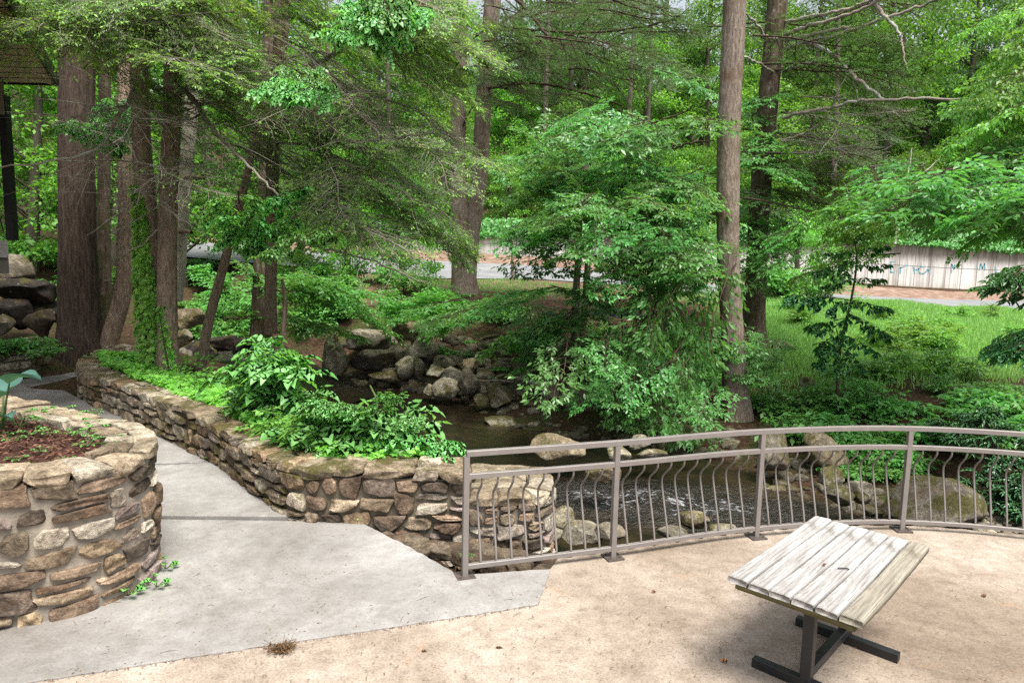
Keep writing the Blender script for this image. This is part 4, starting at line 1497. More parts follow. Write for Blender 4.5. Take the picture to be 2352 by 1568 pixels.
boulder(1148, 908, 76, 56, 15.0, "wedge shaped mossy boulder sloping to the water right of the upright one", "boulder_mossy", group=g1, tilt=.45)
boulder(1105, 922, 40, 32, 15.0, "small dark mossy stone at the water in front of the wedge shaped boulder", "boulder_mossy", group=g1)
boulder(1152, 970, 90, 26, 13.9, "flat mossy rock lying low in the still pool", "boulder_mossy")
boulder(1150, 805, 50, 30, 17.4, "grey stone half buried in the brown dirt bank above the pool")
boulder(715, 862, 60, 24, 18.4, "low pale rock at the water left of the stacked pile")
boulder(1340, 905, 150, 90, 14.9, "huge shaded boulder behind the drooping leafy branches", sub=4)
boulder(1420, 915, 90, 70, 14.5, "dark rounded boulder next to the huge shaded one behind the drooping branches", "boulder_mossy")
boulder(1272, 905, 46, 50, 14.8, "brown boulder on the dirt shore left of the huge shaded boulder")
boulder(1240, 875, 30, 34, 15.5, "small brown stone at the root of the driftwood on the shore")
boulder(1285, 985, 60, 20, 13.6, "low flat stone on the muddy shore by the pool")
boulder(1345, 1005, 66, 22, 13.0, "flat grey stone at the shore under the drooping branch tips")
boulder(1400, 790, 120, 40, 16.8, "weathered ledge rock below the meadow edge behind the branches")
boulder(1640, 880, 60, 26, 14.9, "pale ledge stone just left of the tall grey trunk")
boulder(1640, 835, 70, 30, 15.6, "dark ledge stone above the pale one left of the tall trunk")
boulder(1858, 885, 40, 38, 13.9, "round mossy stone on the bank right of the dark trunk", "boulder_mossy")
boulder(1790, 800, 50, 40, 16.5, "grey stone at the foot of the dark mossy trunk")
g2 = "creek boulders seen over and through the railing"
boulder(1278, 1030, 120, 56, 10.6, "wide smooth grey boulder in the creek, just above the railing's first bay", "boulder", group=g2, sub=4)
boulder(1416, 1036, 66, 52, 10.4, "brown grey boulder behind the second railing post", group=g2, tilt=-.3)
boulder(1465, 1018, 50, 34, 10.9, "small dark boulder right of the second railing post", group=g2)
boulder(1495, 1040, 70, 24, 10.5, "low dark rock in the creek under the drooping branch tips", "boulder_mossy", group=g2)
boulder(1778, 1035, 80, 80, 10.4, "green mossy boulder right behind the third railing post", "boulder_mossy", group=g2)
boulder(1892, 1035, 110, 90, 10.8, "big lichen grey boulder above the riffle between third and fourth posts", "boulder", group=g2, sub=4)
boulder(1905, 1098, 66, 48, 9.2, "mossy rounded boulder at the riffle's right edge", "boulder_mossy", group=g2, tilt=-.25)
boulder(1930, 1135, 76, 42, 8.9, "mossy boulder with white lichen beside the big one", "boulder_mossy", group=g2)
boulder(1978, 1125, 60, 56, 8.9, "brown mossy boulder wedged against the biggest creek boulder", "boulder_mossy", group=g2, tilt=.3)
boulder(2135, 1148, 250, 130, 8.6, "biggest boulder of the creek, mossy, behind the fourth railing post", "boulder_mossy", group=g2, sub=5, sink=.12, depth=.55, rz=.1)
boulder(1590, 1195, 80, 46, 7.8, "mossy stone in the riffle behind the second bay of the railing", "boulder_mossy", group=g2)
boulder(1290, 1188, 60, 46, 7.6, "mossy stone in the water at the end of the stone wall", "boulder_mossy", group=g2)
boulder(1335, 1222, 100, 46, 7.3, "smooth tan boulder at the patio's edge behind the railing", group=g2)
boulder(1268, 1222, 44, 40, 7.3, "grey boulder squeezed against the end of the stone wall", group=g2)
boulder(1400, 1222, 70, 40, 7.2, "pale boulder beside the second post's foot", group=g2)
boulder(1395, 1085, 90, 40, 9.0, "dark wet rock in the fast water left of the second post", "boulder_mossy", group=g2)
boulder(1665, 1215, 70, 30, 7.4, "mossy flat stone under the rail left of the third post", "boulder_mossy", group=g2)
boulder(1540, 1225, 70, 34, 7.2, "pale flat stone at the patio's edge in the second bay", group=g2)
boulder(1215, 1090, 90, 30, 9.2, "submerged dark stone behind the lower end of the wall", "boulder_mossy", group=g2)
g3 = "dark rocks below the porch"
DK = (.035, .03, .026)  # deep shade under the porch put into rock colour; cascade rocks reuse it
boulder(38, 630, 86, 74, 15.5, "pale grey boulder directly under the porch slab", "boulder", group=g3, sub=4)
boulder(60, 670, 150, 62, 15.2, "long log like rock, coloured black for deep shade, under the pale porch boulder", "boulder", group=g3, col=DK, tilt=.12, sub=4)
boulder(105, 718, 130, 54, 15.4, "rock coloured dark for deep shade beside the biggest trunk", "boulder", group=g3, col=DK, tilt=.15)
boulder(25, 715, 90, 80, 14.8, "rock with deep shade put into its dark colour, at the photo's left edge above the plants", "boulder", group=g3, col=DK)
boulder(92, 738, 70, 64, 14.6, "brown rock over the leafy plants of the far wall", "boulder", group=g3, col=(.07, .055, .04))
boulder(10, 745, 60, 46, 14.2, "tan stone low at the left edge, above the far wall's plants", "boulder", group=g3)
g4 = "stones in the upper cascade"
boulder(430, 735, 76, 60, 18.6, "mossy tan boulder in the cascade right of the paired trunks", "boulder_mossy", group=g4)
boulder(420, 775, 40, 36, 17.8, "small boulder in the cascade under the mossy tan one", "boulder_mossy", group=g4)
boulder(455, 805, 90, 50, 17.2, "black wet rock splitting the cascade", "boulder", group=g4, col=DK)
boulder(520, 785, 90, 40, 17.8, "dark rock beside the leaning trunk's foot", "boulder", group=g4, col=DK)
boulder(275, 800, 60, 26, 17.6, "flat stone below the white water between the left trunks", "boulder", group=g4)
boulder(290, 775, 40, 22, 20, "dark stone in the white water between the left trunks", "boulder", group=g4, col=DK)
boulder(258, 775, 34, 26, 19, "small stone in the white water beside the curved trunk", "boulder", group=g4)
boulder(420, 815, 60, 40, 16.8, "brown flat rock at the foot of the ivy trunks, in the cascade", "boulder", group=g4)
boulder(250, 812, 80, 30, 14.6, "flat paving like stone behind the curved end of the garden wall", "boulder_mossy", group=g4)
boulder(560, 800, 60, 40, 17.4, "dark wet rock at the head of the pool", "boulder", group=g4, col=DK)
# gravel bar at the right edge
g = Geo()
r = np.random.default_rng(31)
for k in range(420):
    p = onz(r.uniform(2235, 2420), r.uniform(1135, 1260), -.62)
    zz_ = -.62
    st = stone_local(r.uniform(.05, .13), r.uniform(.03, .06), r.uniform(.05, .11), 5000 + k, 3.0, .08)
    g.add(st + np.array([p.x, p.y, zz_ + r.uniform(-.02, .05)]), CUBE_F, 0, np.tile(np.array(BCOL[int(r.integers(5))]) * r.uniform(.8, 1.3), (len(st), 1)))
tag(g.build("gravel", M["pebble"]), "grey gravel bar beside the biggest creek boulder", "gravel", kind="stuff")
# small stones in the creek margins, one mass nobody could count
g = Geo()
for k in range(560):
    t = r.uniform(0, 1)
    px, py = [(r.uniform(880, 1260), r.uniform(875, 985)), (r.uniform(1240, 1700), r.uniform(985, 1060)), (r.uniform(1750, 2020), r.uniform(1060, 1190)), (r.uniform(1240, 1720), r.uniform(1190, 1250)), (r.uniform(780, 1220), r.uniform(770, 910)), (r.uniform(880, 1220), r.uniform(790, 910))][int(r.integers(6))]
    h_ = hit(px, py, 7.3)
    if h_ is None or h_.y > 22:
        continue
    s_z = r.uniform(.06, .22) if py > 905 else r.uniform(.10, .34)
    st = stone_local(s_z * 1.3, s_z * .7, s_z, 6000 + k, 3.0, .1)
    g.add(st + np.array([h_.x, h_.y, h_.z + s_z * .1]), CUBE_F, 0, np.tile(np.array(BCOL[int(r.integers(5))]) * r.uniform(.35, .85), (len(st), 1)))
tag(g.build("gravel", M["boulder"]), "scattered small creek stones along the waterline", "creek stones", kind="stuff")
# driftwood on the shore
g = Geo()
for k, P in enumerate([[(1175, 868, 15.2), (1215, 880, 14.9), (1250, 892, 14.7), (1262, 905, 14.6)], [(1215, 880, 14.9), (1240, 884, 14.9), (1275, 880, 15.0)], [(1180, 882, 15.3), (1140, 878, 15.4), (1110, 880, 15.5)], [(1250, 892, 14.7), (1240, 930, 14.4)]]):
    C = np.array([[at(*q)[:] for q in P]])
    C[:, :, 2] += .05
    tubes(g, np.array([[p[:] for p in catmull(C[0], 5)]]), .06 if k == 0 else .022, .02 if k == 0 else .01, 7)
tag(g.build("driftwood", M["twig"]), "bleached forked branch lying on the muddy shore", "driftwood")
g = Geo()
xs_, ts_ = np.meshgrid(np.linspace(0, 1, 20), np.linspace(0, 1, 6))
a, b = at(1365, 728, 19.2), at(1560, 742, 18.6)
X = a.x + (b.x - a.x) * xs_
Y = a.y + (b.y - a.y) * xs_ + .1 * np.sin(xs_ * 17)
Z = np.array([[gz(x, y) for x, y in zip(X[0], Y[0])]] * 6) + .42 * ts_ * (1 - .6 * xs_) - .1
i = np.arange(120).reshape(6, 20)
g.add(np.stack([X, Y, Z], -1), np.stack([i[:-1, :-1], i[:-1, 1:], i[1:, 1:], i[1:, :-1]], -1).reshape(-1, 4))
o = g.build("silt_fence", M["dark_cloth"])
o.modifiers.new("solid", "SOLIDIFY").thickness = .01
tag(o, "low sagging black cloth barrier half hidden behind the drooping branches", "cloth barrier")

# ------------------------------------------------------------------ trunks


def trunk_geo(g, P, Rr, seed, k=28, ridge=.06, step=.14, freq=9, flare=.35, flare_h=.7, mat=0, nr=None):
    """Tapered trunk along points P with radii Rr; ridged bark and a flared, lobed foot."""
    C = catmull(P, 14)
    cum = [0]
    for a, b in zip(C[:-1], C[1:]):
        cum.append(cum[-1] + (b - a).length)
    src = [0]
    for a, b in zip(P[:-1], P[1:]):
        src.append(src[-1] + (Vector(b) - Vector(a)).length)
    n = max(int(cum[-1] / step), 6)
    S = np.linspace(0, cum[-1], n)
    xyz = np.stack([np.interp(S, cum, [p[i] for p in C]) for i in range(3)], 1)
    R = np.interp(S / cum[-1], np.array(src) / src[-1], Rr)
    T = unit(np.gradient(xyz, axis=0))
    X = unit(np.cross(T, np.array([.12, 1, .05])))
    Y = np.cross(T, X)
    a = np.linspace(0, 2 * PI, k, endpoint=False)
    r = np.random.default_rng(seed)
    A, SS = np.meshgrid(a, S)
    ph = r.uniform(0, 6.3, 8)
    d = np.zeros_like(A)
    for q in range(4):
        w = A * (freq + 3 * q) + ph[q] + 1.6 * np.sin(SS * (1.3 + q * .7) + ph[q + 4]) + .8 * np.sin(SS * 3.1 + A * 2 + ph[q])
        d += (np.abs(np.sin(w / 2)) - .5) / (1 + q * .5)
    d += .35 * np.sin(A * 2 + SS * .9 + ph[0]) + .25 * np.sin(A * 3 - SS * 1.7 + ph[1])
    d += r.normal(0, .16, d.shape)
    fl = flare * np.exp(-SS / flare_h) * (1 + .45 * np.sin(A * 4 + ph[2]) + .3 * np.sin(A * 7 + ph[3]))
    rad = R[:, None] * (1 + d * ridge + fl)
    V = xyz[:, None, :] + rad[:, :, None] * (np.cos(A)[:, :, None] * X[:, None, :] + np.sin(A)[:, :, None] * Y[:, None, :])
    i = np.arange(n * k).reshape(n, k)
    Q = np.stack([i[:-1], np.roll(i[:-1], -1, 1), np.roll(i[1:], -1, 1), i[1:]], -1).reshape(-1, 4)
    g.add(V.reshape(-1, 3), Q, mat)
    return xyz


def px_trunk(PX, d, top_to=None):
    """(px, py, width px[, depth]) list from the ground up -> points and radii."""
    P, Rr = [], []
    for q in PX:
        dd = q[3] if len(q) > 3 else d
        P.append(at(q[0], q[1], dd))
        Rr.append(q[2] * dd / F / 2 * math.cos(math.atan2(P[-1].x, P[-1].y)))
    P[0].z = min(P[0].z, gz(P[0].x, P[0].y) - .05) if abs(P[0].z - gz(P[0].x, P[0].y)) < 1.2 else P[0].z
    if top_to:
        a, b = P[-1], P[-2]
        t = (a - b).normalized()
        t = (t * .5 + Vector((0, 0, 1)) * .5).normalized()
        ext = top_to - a.z
        P.append(a + t * ext * .55)
        P.append(a + t * ext)
        Rr += [Rr[-1] * .75, Rr[-1] * .35]
    return P, Rr


def tree(name, label, PX, d, m, top=None, k=28, ridge=.06, freq=9, flare=.35, cat="tree", group=None, step=.14, extra=None):
    P, Rr = px_trunk(PX, d, top)
    t = thing(name, label, cat, (P[0].x, P[0].y, gz(P[0].x, P[0].y)), 0, group)
    g = Geo()
    trunk_geo(g, P, Rr, abs(hash((PX[0][0], PX[0][1]))) % 9999, k, ridge, step, freq, flare)
    if extra:
        for Q in extra:
            P2, R2 = px_trunk(Q, d, top)
            trunk_geo(g, P2, R2, 7, k, ridge, step, freq, .0)
    put(g.build("trunk", M[m]), t)
    return t, P


# ------------------------------------------------------------------ boughs and sprays


def bough(seed, length=2.4, ns=22, side=.9, twigs=8, twig=.28, nleaf=7, L=.09, W=.045, droop=.25, rise=.0, tpl=L4, ang=52, leaf_ang=48, r0=.016, up=.35, tubr=1.0, sparse=1.0, wob=.05, hang=.0, needle=False, mats=("twig_brown", "leaf_beech"), tipfrac=0.0, name="bough", side_rand=.35, flat=.12, lift=0.0):
    """A limb along +X with side branches in a loose plane, twigs and leaves; returns a mesh."""
    r = np.random.default_rng(seed)
    g = Geo()
    t = np.linspace(0, 1, 12)
    ph = r.uniform(0, 6.3, 6)
    main = np.stack([length * t, wob * length * np.sin(t * 5 + ph[0]) * t + wob * .5 * length * np.sin(t * 11 + ph[3]) * t, length * (rise * t - droop * t * t) + wob * .4 * length * np.sin(t * 7 + ph[1]) * t], 1)[None]
    tubes(g, main, r0, r0 * .22, 6, 0, .3)
    ts = (np.linspace(.10, .97, ns) + r.uniform(-.02, .02, ns))[None]
    p, T = interp(main, ts)
    p, T = p[0], T[0]
    sg = np.where(np.arange(ns) % 2 == 0, 1, -1.0)
    a = np.radians(ang + r.normal(0, 9, ns)) * sg
    dx = np.stack([T[:, 0] * np.cos(a) - T[:, 1] * np.sin(a), T[:, 0] * np.sin(a) + T[:, 1] * np.cos(a), T[:, 2] * .5 + r.normal(0, flat, ns) + lift], 1)
    dx = unit(dx)
    prof = np.clip(np.sin(np.clip(ts[0], .05, 1) ** .75 * PI * .93), .12, 1)
    sl = side * prof * (1 + r.uniform(-side_rand, side_rand, ns))
    m = 8
    s = np.linspace(0, 1, m)
    SB = p[:, None] + dx[:, None] * (sl[:, None] * s)[..., None]
    bend = r.normal(0, .10, (ns, 3)) * [1, 1, .5] - np.array([0, 0, droop * .55 + hang])
    SB = SB + bend[:, None] * (sl[:, None] * s ** 2)[..., None] + (r.normal(0, .018, (ns, m, 3)) * s[None, :, None] * side)
    tubes(g, SB, r0 * .42 * (.5 + .5 * prof), r0 * .1, 4, 0, .4)
    allc = [SB]
    tw_s = np.linspace(.12, .95, twigs)
    B = np.broadcast_to(tw_s, (ns, twigs)) + r.uniform(-.04, .04, (ns, twigs))
    q, qt = interp(SB, B)
    sg2 = np.where((np.arange(twigs)[None] + np.arange(ns)[:, None]) % 2 == 0, 1, -1.0)
    a2 = np.radians(48 + r.normal(0, 12, (ns, twigs))) * sg2
    d2 = np.stack([qt[..., 0] * np.cos(a2) - qt[..., 1] * np.sin(a2), qt[..., 0] * np.sin(a2) + qt[..., 1] * np.cos(a2), qt[..., 2] * .6 + r.normal(0, flat, (ns, twigs))], -1)
    d2 = unit(d2).reshape(-1, 3)
    tl = (twig * (1.1 - .6 * B) * (sl[:, None] / (side * .75)).clip(.35, 1.1) * (1 + r.uniform(-.35, .35, (ns, twigs)))).reshape(-1)
    q = q.reshape(-1, 3)
    s4 = np.linspace(0, 1, 5)
    TW = q[:, None] + d2[:, None] * (tl[:, None] * s4)[..., None] + (np.array([0, 0, -1.0]) * (droop * .5 + hang) + r.normal(0, .12, (len(q), 3)))[:, None] * (tl[:, None] * s4 ** 2)[..., None]
    kt = r.random(len(TW)) < tubr
    if kt.any():
        tubes(g, TW[kt], r0 * .13, r0 * .05, 3, 0, .5)
    keep = r.random(len(TW)) < sparse
    CC = TW[keep]
    lf = np.tile((np.linspace(.08, 1, nleaf))[None], (len(CC), 1)) + r.uniform(-.03, .03, (len(CC), nleaf))
    P, TT = interp(CC, lf)
    sg3 = np.where((np.arange(nleaf)[None] + np.arange(len(CC))[:, None]) % 2 == 0, 1, -1.0)
    la = np.radians(leaf_ang + r.normal(0, 14, lf.shape)) * sg3
    la[:, -1] *= .2
    D = np.stack([TT[..., 0] * np.cos(la) - TT[..., 1] * np.sin(la), TT[..., 0] * np.sin(la) + TT[..., 1] * np.cos(la), TT[..., 2] * .7 - .18 - hang + r.normal(0, .2, lf.shape)], -1)
    N = np.stack([r.normal(0, up, lf.shape), r.normal(0, up, lf.shape), np.ones(lf.shape)], -1)
    tint = np.clip(r.normal(.45, .22, lf.shape) + .15 * (lf - .5), 0, 1)
    sz = (1 + r.uniform(-.35, .25, lf.shape)).ravel()
    mi = 1
    P, D, N, tint = P.reshape(-1, 3), D.reshape(-1, 3), N.reshape(-1, 3), tint.ravel()
    if tipfrac > 0:
        tip = (lf > 1 - tipfrac).ravel() & np.repeat(r.random(len(CC)) < .55, nleaf)
        leaves(g, P[tip], D[tip], N[tip], L * sz[tip] * 1.35, W * sz[tip] * 1.7, tpl, 2, tint[tip])
        k = ~tip
        P, D, N, tint, sz = P[k], D[k], N[k], tint[k], sz[k]
    leaves(g, P, D, N, L * sz, W * sz, tpl, mi, tint)
    return g.mesh(name, [M[x] for x in mats])


BM = {}
BML = {}


def add_bough(key, n, base, **kw):
    BM[key] = [bough(base + i, **kw) for i in range(n)]
    BML[key] = kw.get("length", 2.4)


HEM = dict(tubr=.25, ns=34, side=.95, twigs=12, twig=.26, nleaf=12, L=.045, W=.0155, droop=.18, tpl=L1, ang=55, leaf_ang=68, r0=.017, up=.3, wob=.05, mats=("twig", "needle", "needle_tip"), tipfrac=.22)
add_bough("hem", 4, 100, length=2.4, **HEM)
add_bough("hem_sparse", 4, 120, length=2.4, **{**HEM, "sparse": .30, "droop": .22, "side_rand": .55, "wob": .09, "ns": 26, "twigs": 9})
add_bough("hem_bare", 3, 140, length=2.2, **{**HEM, "tubr": .8, "sparse": .05, "droop": .12, "wob": .11, "side_rand": .7, "ns": 18, "side": 1.05, "twigs": 6, "twig": .4, "flat": .3, "tipfrac": .3})
add_bough("hem_far", 3, 150, length=3.4, ns=26, side=1.3, twigs=8, twig=.42, nleaf=16, L=.06, W=.016, droop=.16, tpl=L1, ang=55, leaf_ang=62, r0=.03, up=.35, wob=.05, mats=("twig_brown", "far_needle", "far_needle"))
add_bough("beech", 5, 160, sparse=.72, length=2.2, ns=20, side=.85, twigs=7, twig=.26, nleaf=5, L=.135, W=.064, droop=.16, up=.38, mats=("twig_brown", "leaf_beech"))
add_bough("beech_hang", 4, 170, sparse=.8,  length=1.9, ns=14, side=.5, twigs=5, twig=.22, nleaf=5, L=.13, W=.062, droop=.35, up=.5, hang=.45, flat=.25, mats=("twig_brown", "leaf_beech"))
add_bough("bank", 4, 180, length=1.9, ns=18, side=.8, twigs=6, twig=.26, nleaf=5, L=.13, W=.064, droop=.14, up=.4, mats=("twig_brown", "leaf_bank"))
add_bough("bright", 4, 190, length=2.2, ns=20, side=.85, twigs=7, twig=.26, nleaf=6, L=.095, W=.048, droop=.2, up=.5, hang=.15, mats=("twig_brown", "leaf_bright"))
add_bough("broad", 3, 200, length=1.7, ns=11, side=.6, twigs=4, twig=.26, nleaf=5, L=.20, W=.105, droop=.2, up=.4, tpl=L8, hang=.15, mats=("twig_brown", "leaf_shrub"))
add_bough("tier", 3, 220, length=.75, ns=7, side=.22, twigs=3, twig=.13, nleaf=4, L=.12, W=.060, droop=.12, up=.35, tpl=L8, hang=.3, r0=.007, mats=("twig_brown", "leaf_dark"))
add_bough("dark", 3, 210, length=1.3, ns=12, side=.42, twigs=4, twig=.2, nleaf=5, L=.13, W=.062, droop=.16, up=.3, tpl=L8, hang=.2, mats=("twig_brown", "leaf_dark"))


def place_bough(parent, key, A, B, roll=None, scale=None, name="bough", var=None):
    """Bough from point A to point B, hung on its tree."""
    A, B = Vector(A), Vector(B)
    d = B - A
    me = BM[key][random.randrange(len(BM[key])) if var is None else var % len(BM[key])]
    s = d.length / BML[key] if scale is None else scale
    x = d.normalized()
    y = Vector((0, 0, 1)).cross(x)
    if y.length < .05:
        y = Vector((0, 1, 0))
    y.normalize()
    z = x.cross(y)
    R = Matrix((x, y, z)).transposed().to_4x4()
    roll = random.gauss(0, .3) if roll is None else roll
    mw = Matrix.Translation(A) @ R @ Matrix.Rotation(roll, 4, "X") @ Matrix.Diagonal((s, s * random.choice((-1, 1)), s, 1))
    o = link(name, me)
    o.matrix_world = mw
    o.parent = parent
    o.matrix_parent_inverse = Matrix.Translation(-Vector(parent.location))
    return o


def fill(parent, key, n, region, dep, trunk, back=1.9, rise=.35, jit=.35, scale=(.8, 1.15), toward=None, seed=0):
    """n boughs whose tips land inside a pixel region at a range of depths, growing outward from trunk (x, y)."""
    rr = random.Random(seed)
    k = 0
    x0, y0 = min(p[0] for p in region), min(p[1] for p in region)
    x1, y1 = max(p[0] for p in region), max(p[1] for p in region)
    while k < n:
        px, py = rr.uniform(x0, x1), rr.uniform(y0, y1)
        ins = False
        for (ax, ay), (bx, by) in zip(region, region[1:] + region[:1]):
            if (ay > py) != (by > py) and px < (bx - ax) * (py - ay) / (by - ay) + ax:
                ins = not ins
        if not ins:
            continue
        k += 1
        B = at(px, py, rr.uniform(*dep))
        d = Vector((trunk[0] - B.x, trunk[1] - B.y, 0))
        if d.length < .5:
            d = Vector((rr.gauss(0, 1), rr.gauss(0, 1), 0))
        d.normalize()
        d = (d + Vector((rr.gauss(0, jit), rr.gauss(0, jit), 0))).normalized()
        L = back * rr.uniform(*scale)
        A = B + d * L + Vector((0, 0, rise * L * rr.uniform(.2, 1.6)))
        random.seed(k * 7 + seed)
        place_bough(parent, key, A, B)


# ---- the left group, seen across the walkway
oak, _ = tree("old_tree", "biggest dark furrowed trunk at the left, beside the porch", [(190, 850, 118), (184, 740, 96), (178, 560, 86), (176, 300, 82), (178, 90, 80), (178, -60, 78)], 14.9, "bark_oak", 13, 54, .055, 13, .28, step=.09)
t2, _ = tree("tree", "mossy trunk pressed against the biggest trunk's right side", [(240, 800, 46), (238, 700, 38), (238, 500, 30), (240, 300, 28), (242, 60, 26), (244, -40, 26)], 16.2, "bark_moss", 12, 28, .05, 9, .3)
t3, _ = tree("tree", "dark trunk curving up from the biggest trunk's foot", [(238, 815, 40), (258, 760, 40), (280, 680, 40), (289, 560, 38), (288, 300, 34), (284, 60, 30), (282, -40, 30)], 15.0, "bark_brown", 12, 28, .05, 9, .2)
t4, P4 = tree("tree", "reddish trunk wrapped in bright ivy up to head height and beyond", [(352, 850, 56), (352, 760, 50), (348, 620, 50), (337, 480, 48), (326, 330, 44), (318, 120, 40), (314, -60, 40)], 12.0, "bark_brown", 12, 30, .045, 10, .15)
t5, P5 = tree("tree", "straight brown trunk right beside the ivy wrapped one", [(388, 862, 50), (386, 780, 46), (384, 600, 45), (388, 420, 42), (397, 200, 40), (398, 20, 38), (398, -60, 38)], 11.7, "bark_brown", 12, 30, .045, 10, .15)
t6, _ = tree("tree", "pale smooth grey trunk leaning right behind the paired trunks", [(400, 690, 30), (408, 640, 30), (418, 520, 30), (428, 380, 32), (447, 160, 34), (456, 0, 34), (458, -60, 34)], 13.6, "bark_pale", 12, 24, .025, 5, .15)
t7, P7 = tree("tree", "thin lichen spotted trunk leaning steeply to the right over the cascade", [(458, 815, 24), (478, 745, 24), (503, 650, 23), (535, 530, 20), (568, 400, 18), (590, 300, 14), (640, 190, 10), (655, 120, 7)], 13.5, "bark_brown", None, 16, .05, 6, .15)
t8, P8 = tree("hemlock_tree", "slim hemlock with grey twiggy boughs sweeping over the creek", [(622, 760, 27, 13.6), (622, 640, 26), (624, 480, 28), (630, 300, 30), (642, 120, 32), (655, -60, 34)], 13.0, "bark_brown", 13, 22, .06, 8, .15)
t9, _ = tree("tree", "dark trunk half hidden behind the slim hemlock", [(598, 775, 40), (600, 640, 36), (606, 500, 32), (614, 300, 30), (620, 0, 28)], 16.5, "bark_moss", 13, 22, .06, 8, .2)
t10, P10 = tree("sapling", "slender grey sapling standing in the ivy bed among big leaves", [(648, 870, 15, 9.6), (650, 790, 13, 9.6), (655, 700, 10, 9.6), (648, 640, 6, 9.6)], 9.6, "bark_moss", None, 12, .04, 5, .1)
# stubs on the pale trunk
for py, w in ((408, 46), (532, 26)):
    g = Geo()
    a = at(423 if py < 500 else 414, py, 13.4)
    b = at(423 + w if py < 500 else 414 + w, py + 2, 13.2)
    tubes(g, np.array([[a[:], ((a + b) / 2 + Vector((0, 0, .02)))[:], b[:]]]), .05, .035, 8)
    put(g.build("branch_stub", M["bark_brown"]), t6)

# ivy climbing
def climb(label, t, PX, d, w, n, seed, name="ivy"):
    g = Geo()
    r = np.random.default_rng(seed)
    k = r.uniform(0, 1, n) ** .9
    pts_ = np.array([[at(q[0], q[1], d)[:] for q in PX]])
    p, T = interp(pts_, k[None])
    p, T = p[0], T[0]
    ww = np.interp(k, np.linspace(0, 1, len(PX)), [q[2] for q in PX]) * d / F / 2 * .52
    a = r.uniform(-1.25, 1.25, n)
    out = np.stack([np.sin(a), -np.cos(a), np.zeros(n)], 1)
    P = p + out * ww[:, None] * r.uniform(.85, 1.3, n)[:, None] + np.array([0, .12, 0])
    D = np.stack([r.normal(0, .6, n), r.normal(-.1, .25, n), r.normal(-.6, .4, n)], 1) + out * .5
    N = out + r.normal(0, .35, (n, 3)) + [0, 0, .45]
    leaves(g, P, D, N, r.uniform(.045, .105, n), r.uniform(.045, .10, n), IVY, 0, r.uniform(0, 1, n))
    C = pts_[:, ::1] + np.array([0, -.02, 0])
    tubes(g, C, .012, .006, 4, 1)
    return tag(g.build(name, [M["ivy_climb"], M["twig_brown"]]), label, "ivy")


climb("bright ivy climbing the reddish trunk on the left", t4, [(345, 850, 90), (335, 760, 86), (330, 680, 80), (322, 600, 64), (318, 520, 46), (312, 470, 34), (302, 425, 22)], 11.75, 0, 2000, 1)
climb("thinner ivy strand on the straight brown trunk", t5, [(392, 862, 44), (382, 810, 36), (374, 760, 34), (366, 715, 26), (372, 700, 18)], 11.5, 0, 420, 2)

# ---- middle trees
tm, PM = tree("twin_stem_tree", "tall twin stemmed tree with thick base on the far bank by the road", [(1068, 668, 62), (1066, 640, 55), (1066, 590, 56), (1060, 520, 40), (1052, 400, 36), (1053, 250, 35), (1056, 120, 34), (1058, -60, 32)], 22.5, "bark_grey", 22, 26, .05, 8, .1,
              extra=[[(1072, 600, 40), (1084, 540, 34), (1100, 420, 34), (1112, 220, 36), (1128, 40, 36), (1134, -60, 36)]])
tp, _ = tree("pole", "thin dark pole standing between grass and road", [(1177, 645, 6), (1177, 600, 6), (1177, 540, 6)], 26.5, "bark_brown", None, 8, .01, 3, 0, cat="pole")
td, PD = tree("tree", "tall smooth grey trunk standing close behind the railing, with no low limbs", [(1694, 968, 64), (1688, 890, 56), (1682, 760, 52), (1673, 600, 50), (1672, 420, 52), (1676, 250, 50), (1684, 90, 50), (1690, -60, 50)], 13.4, "bark_grey", 16, 48, .035, 14, .2, step=.08)
te, PE = tree("hemlock_tree", "mossy dark trunk with lichen crusted limbs reaching right, behind the smooth grey trunk", [(1726, 805, 64), (1730, 740, 50), (1738, 600, 46), (1746, 450, 46), (1760, 280, 44), (1775, 120, 42), (1786, -20, 40), (1790, -80, 40)], 16.6, "bark_moss", 18, 44, .06, 12, .25, step=.09)
tf, PF = tree("understory_tree", "slim beech like tree on the bank whose layered leaves hang over the creek", [(1322, 735, 18), (1324, 660, 16), (1328, 590, 15), (1335, 450, 13), (1360, 330, 10)], 16.5, "bark_grey", None, 14, .04, 5, .15,
              extra=[[(1338, 735, 15), (1348, 640, 15), (1356, 560, 13), (1390, 440, 9)]])
tn, PN = tree("understory_tree", "leafy understory tree between the slim beech and the tall grey trunk, drooping to the water", [(1522, 770, 22), (1520, 690, 18), (1512, 600, 16), (1500, 500, 14), (1490, 380, 10), (1480, 300, 7)], 14.6, "bark_moss", None, 14, .04, 5, .15,
              extra=[[(1510, 620, 10), (1540, 540, 9), (1575, 470, 7)]])

# lichen limbs of the dark tree, read off the photograph
def limb(parent, PTS, r0, r1, m="twig", k=7, name="limb"):
    g = Geo()
    P = [at(*q) for q in PTS]
    C = catmull(P, 8)
    n = len(C)
    j = np.array([[c.x, c.y, c.z] for c in C])
    j[1:-1] += np.random.default_rng(abs(int(PTS[0][1]))).normal(0, .012, (n - 2, 3))
    tubes(g, j[None], r0, r1, k)
    return put(g.build(name, M[m]), parent)


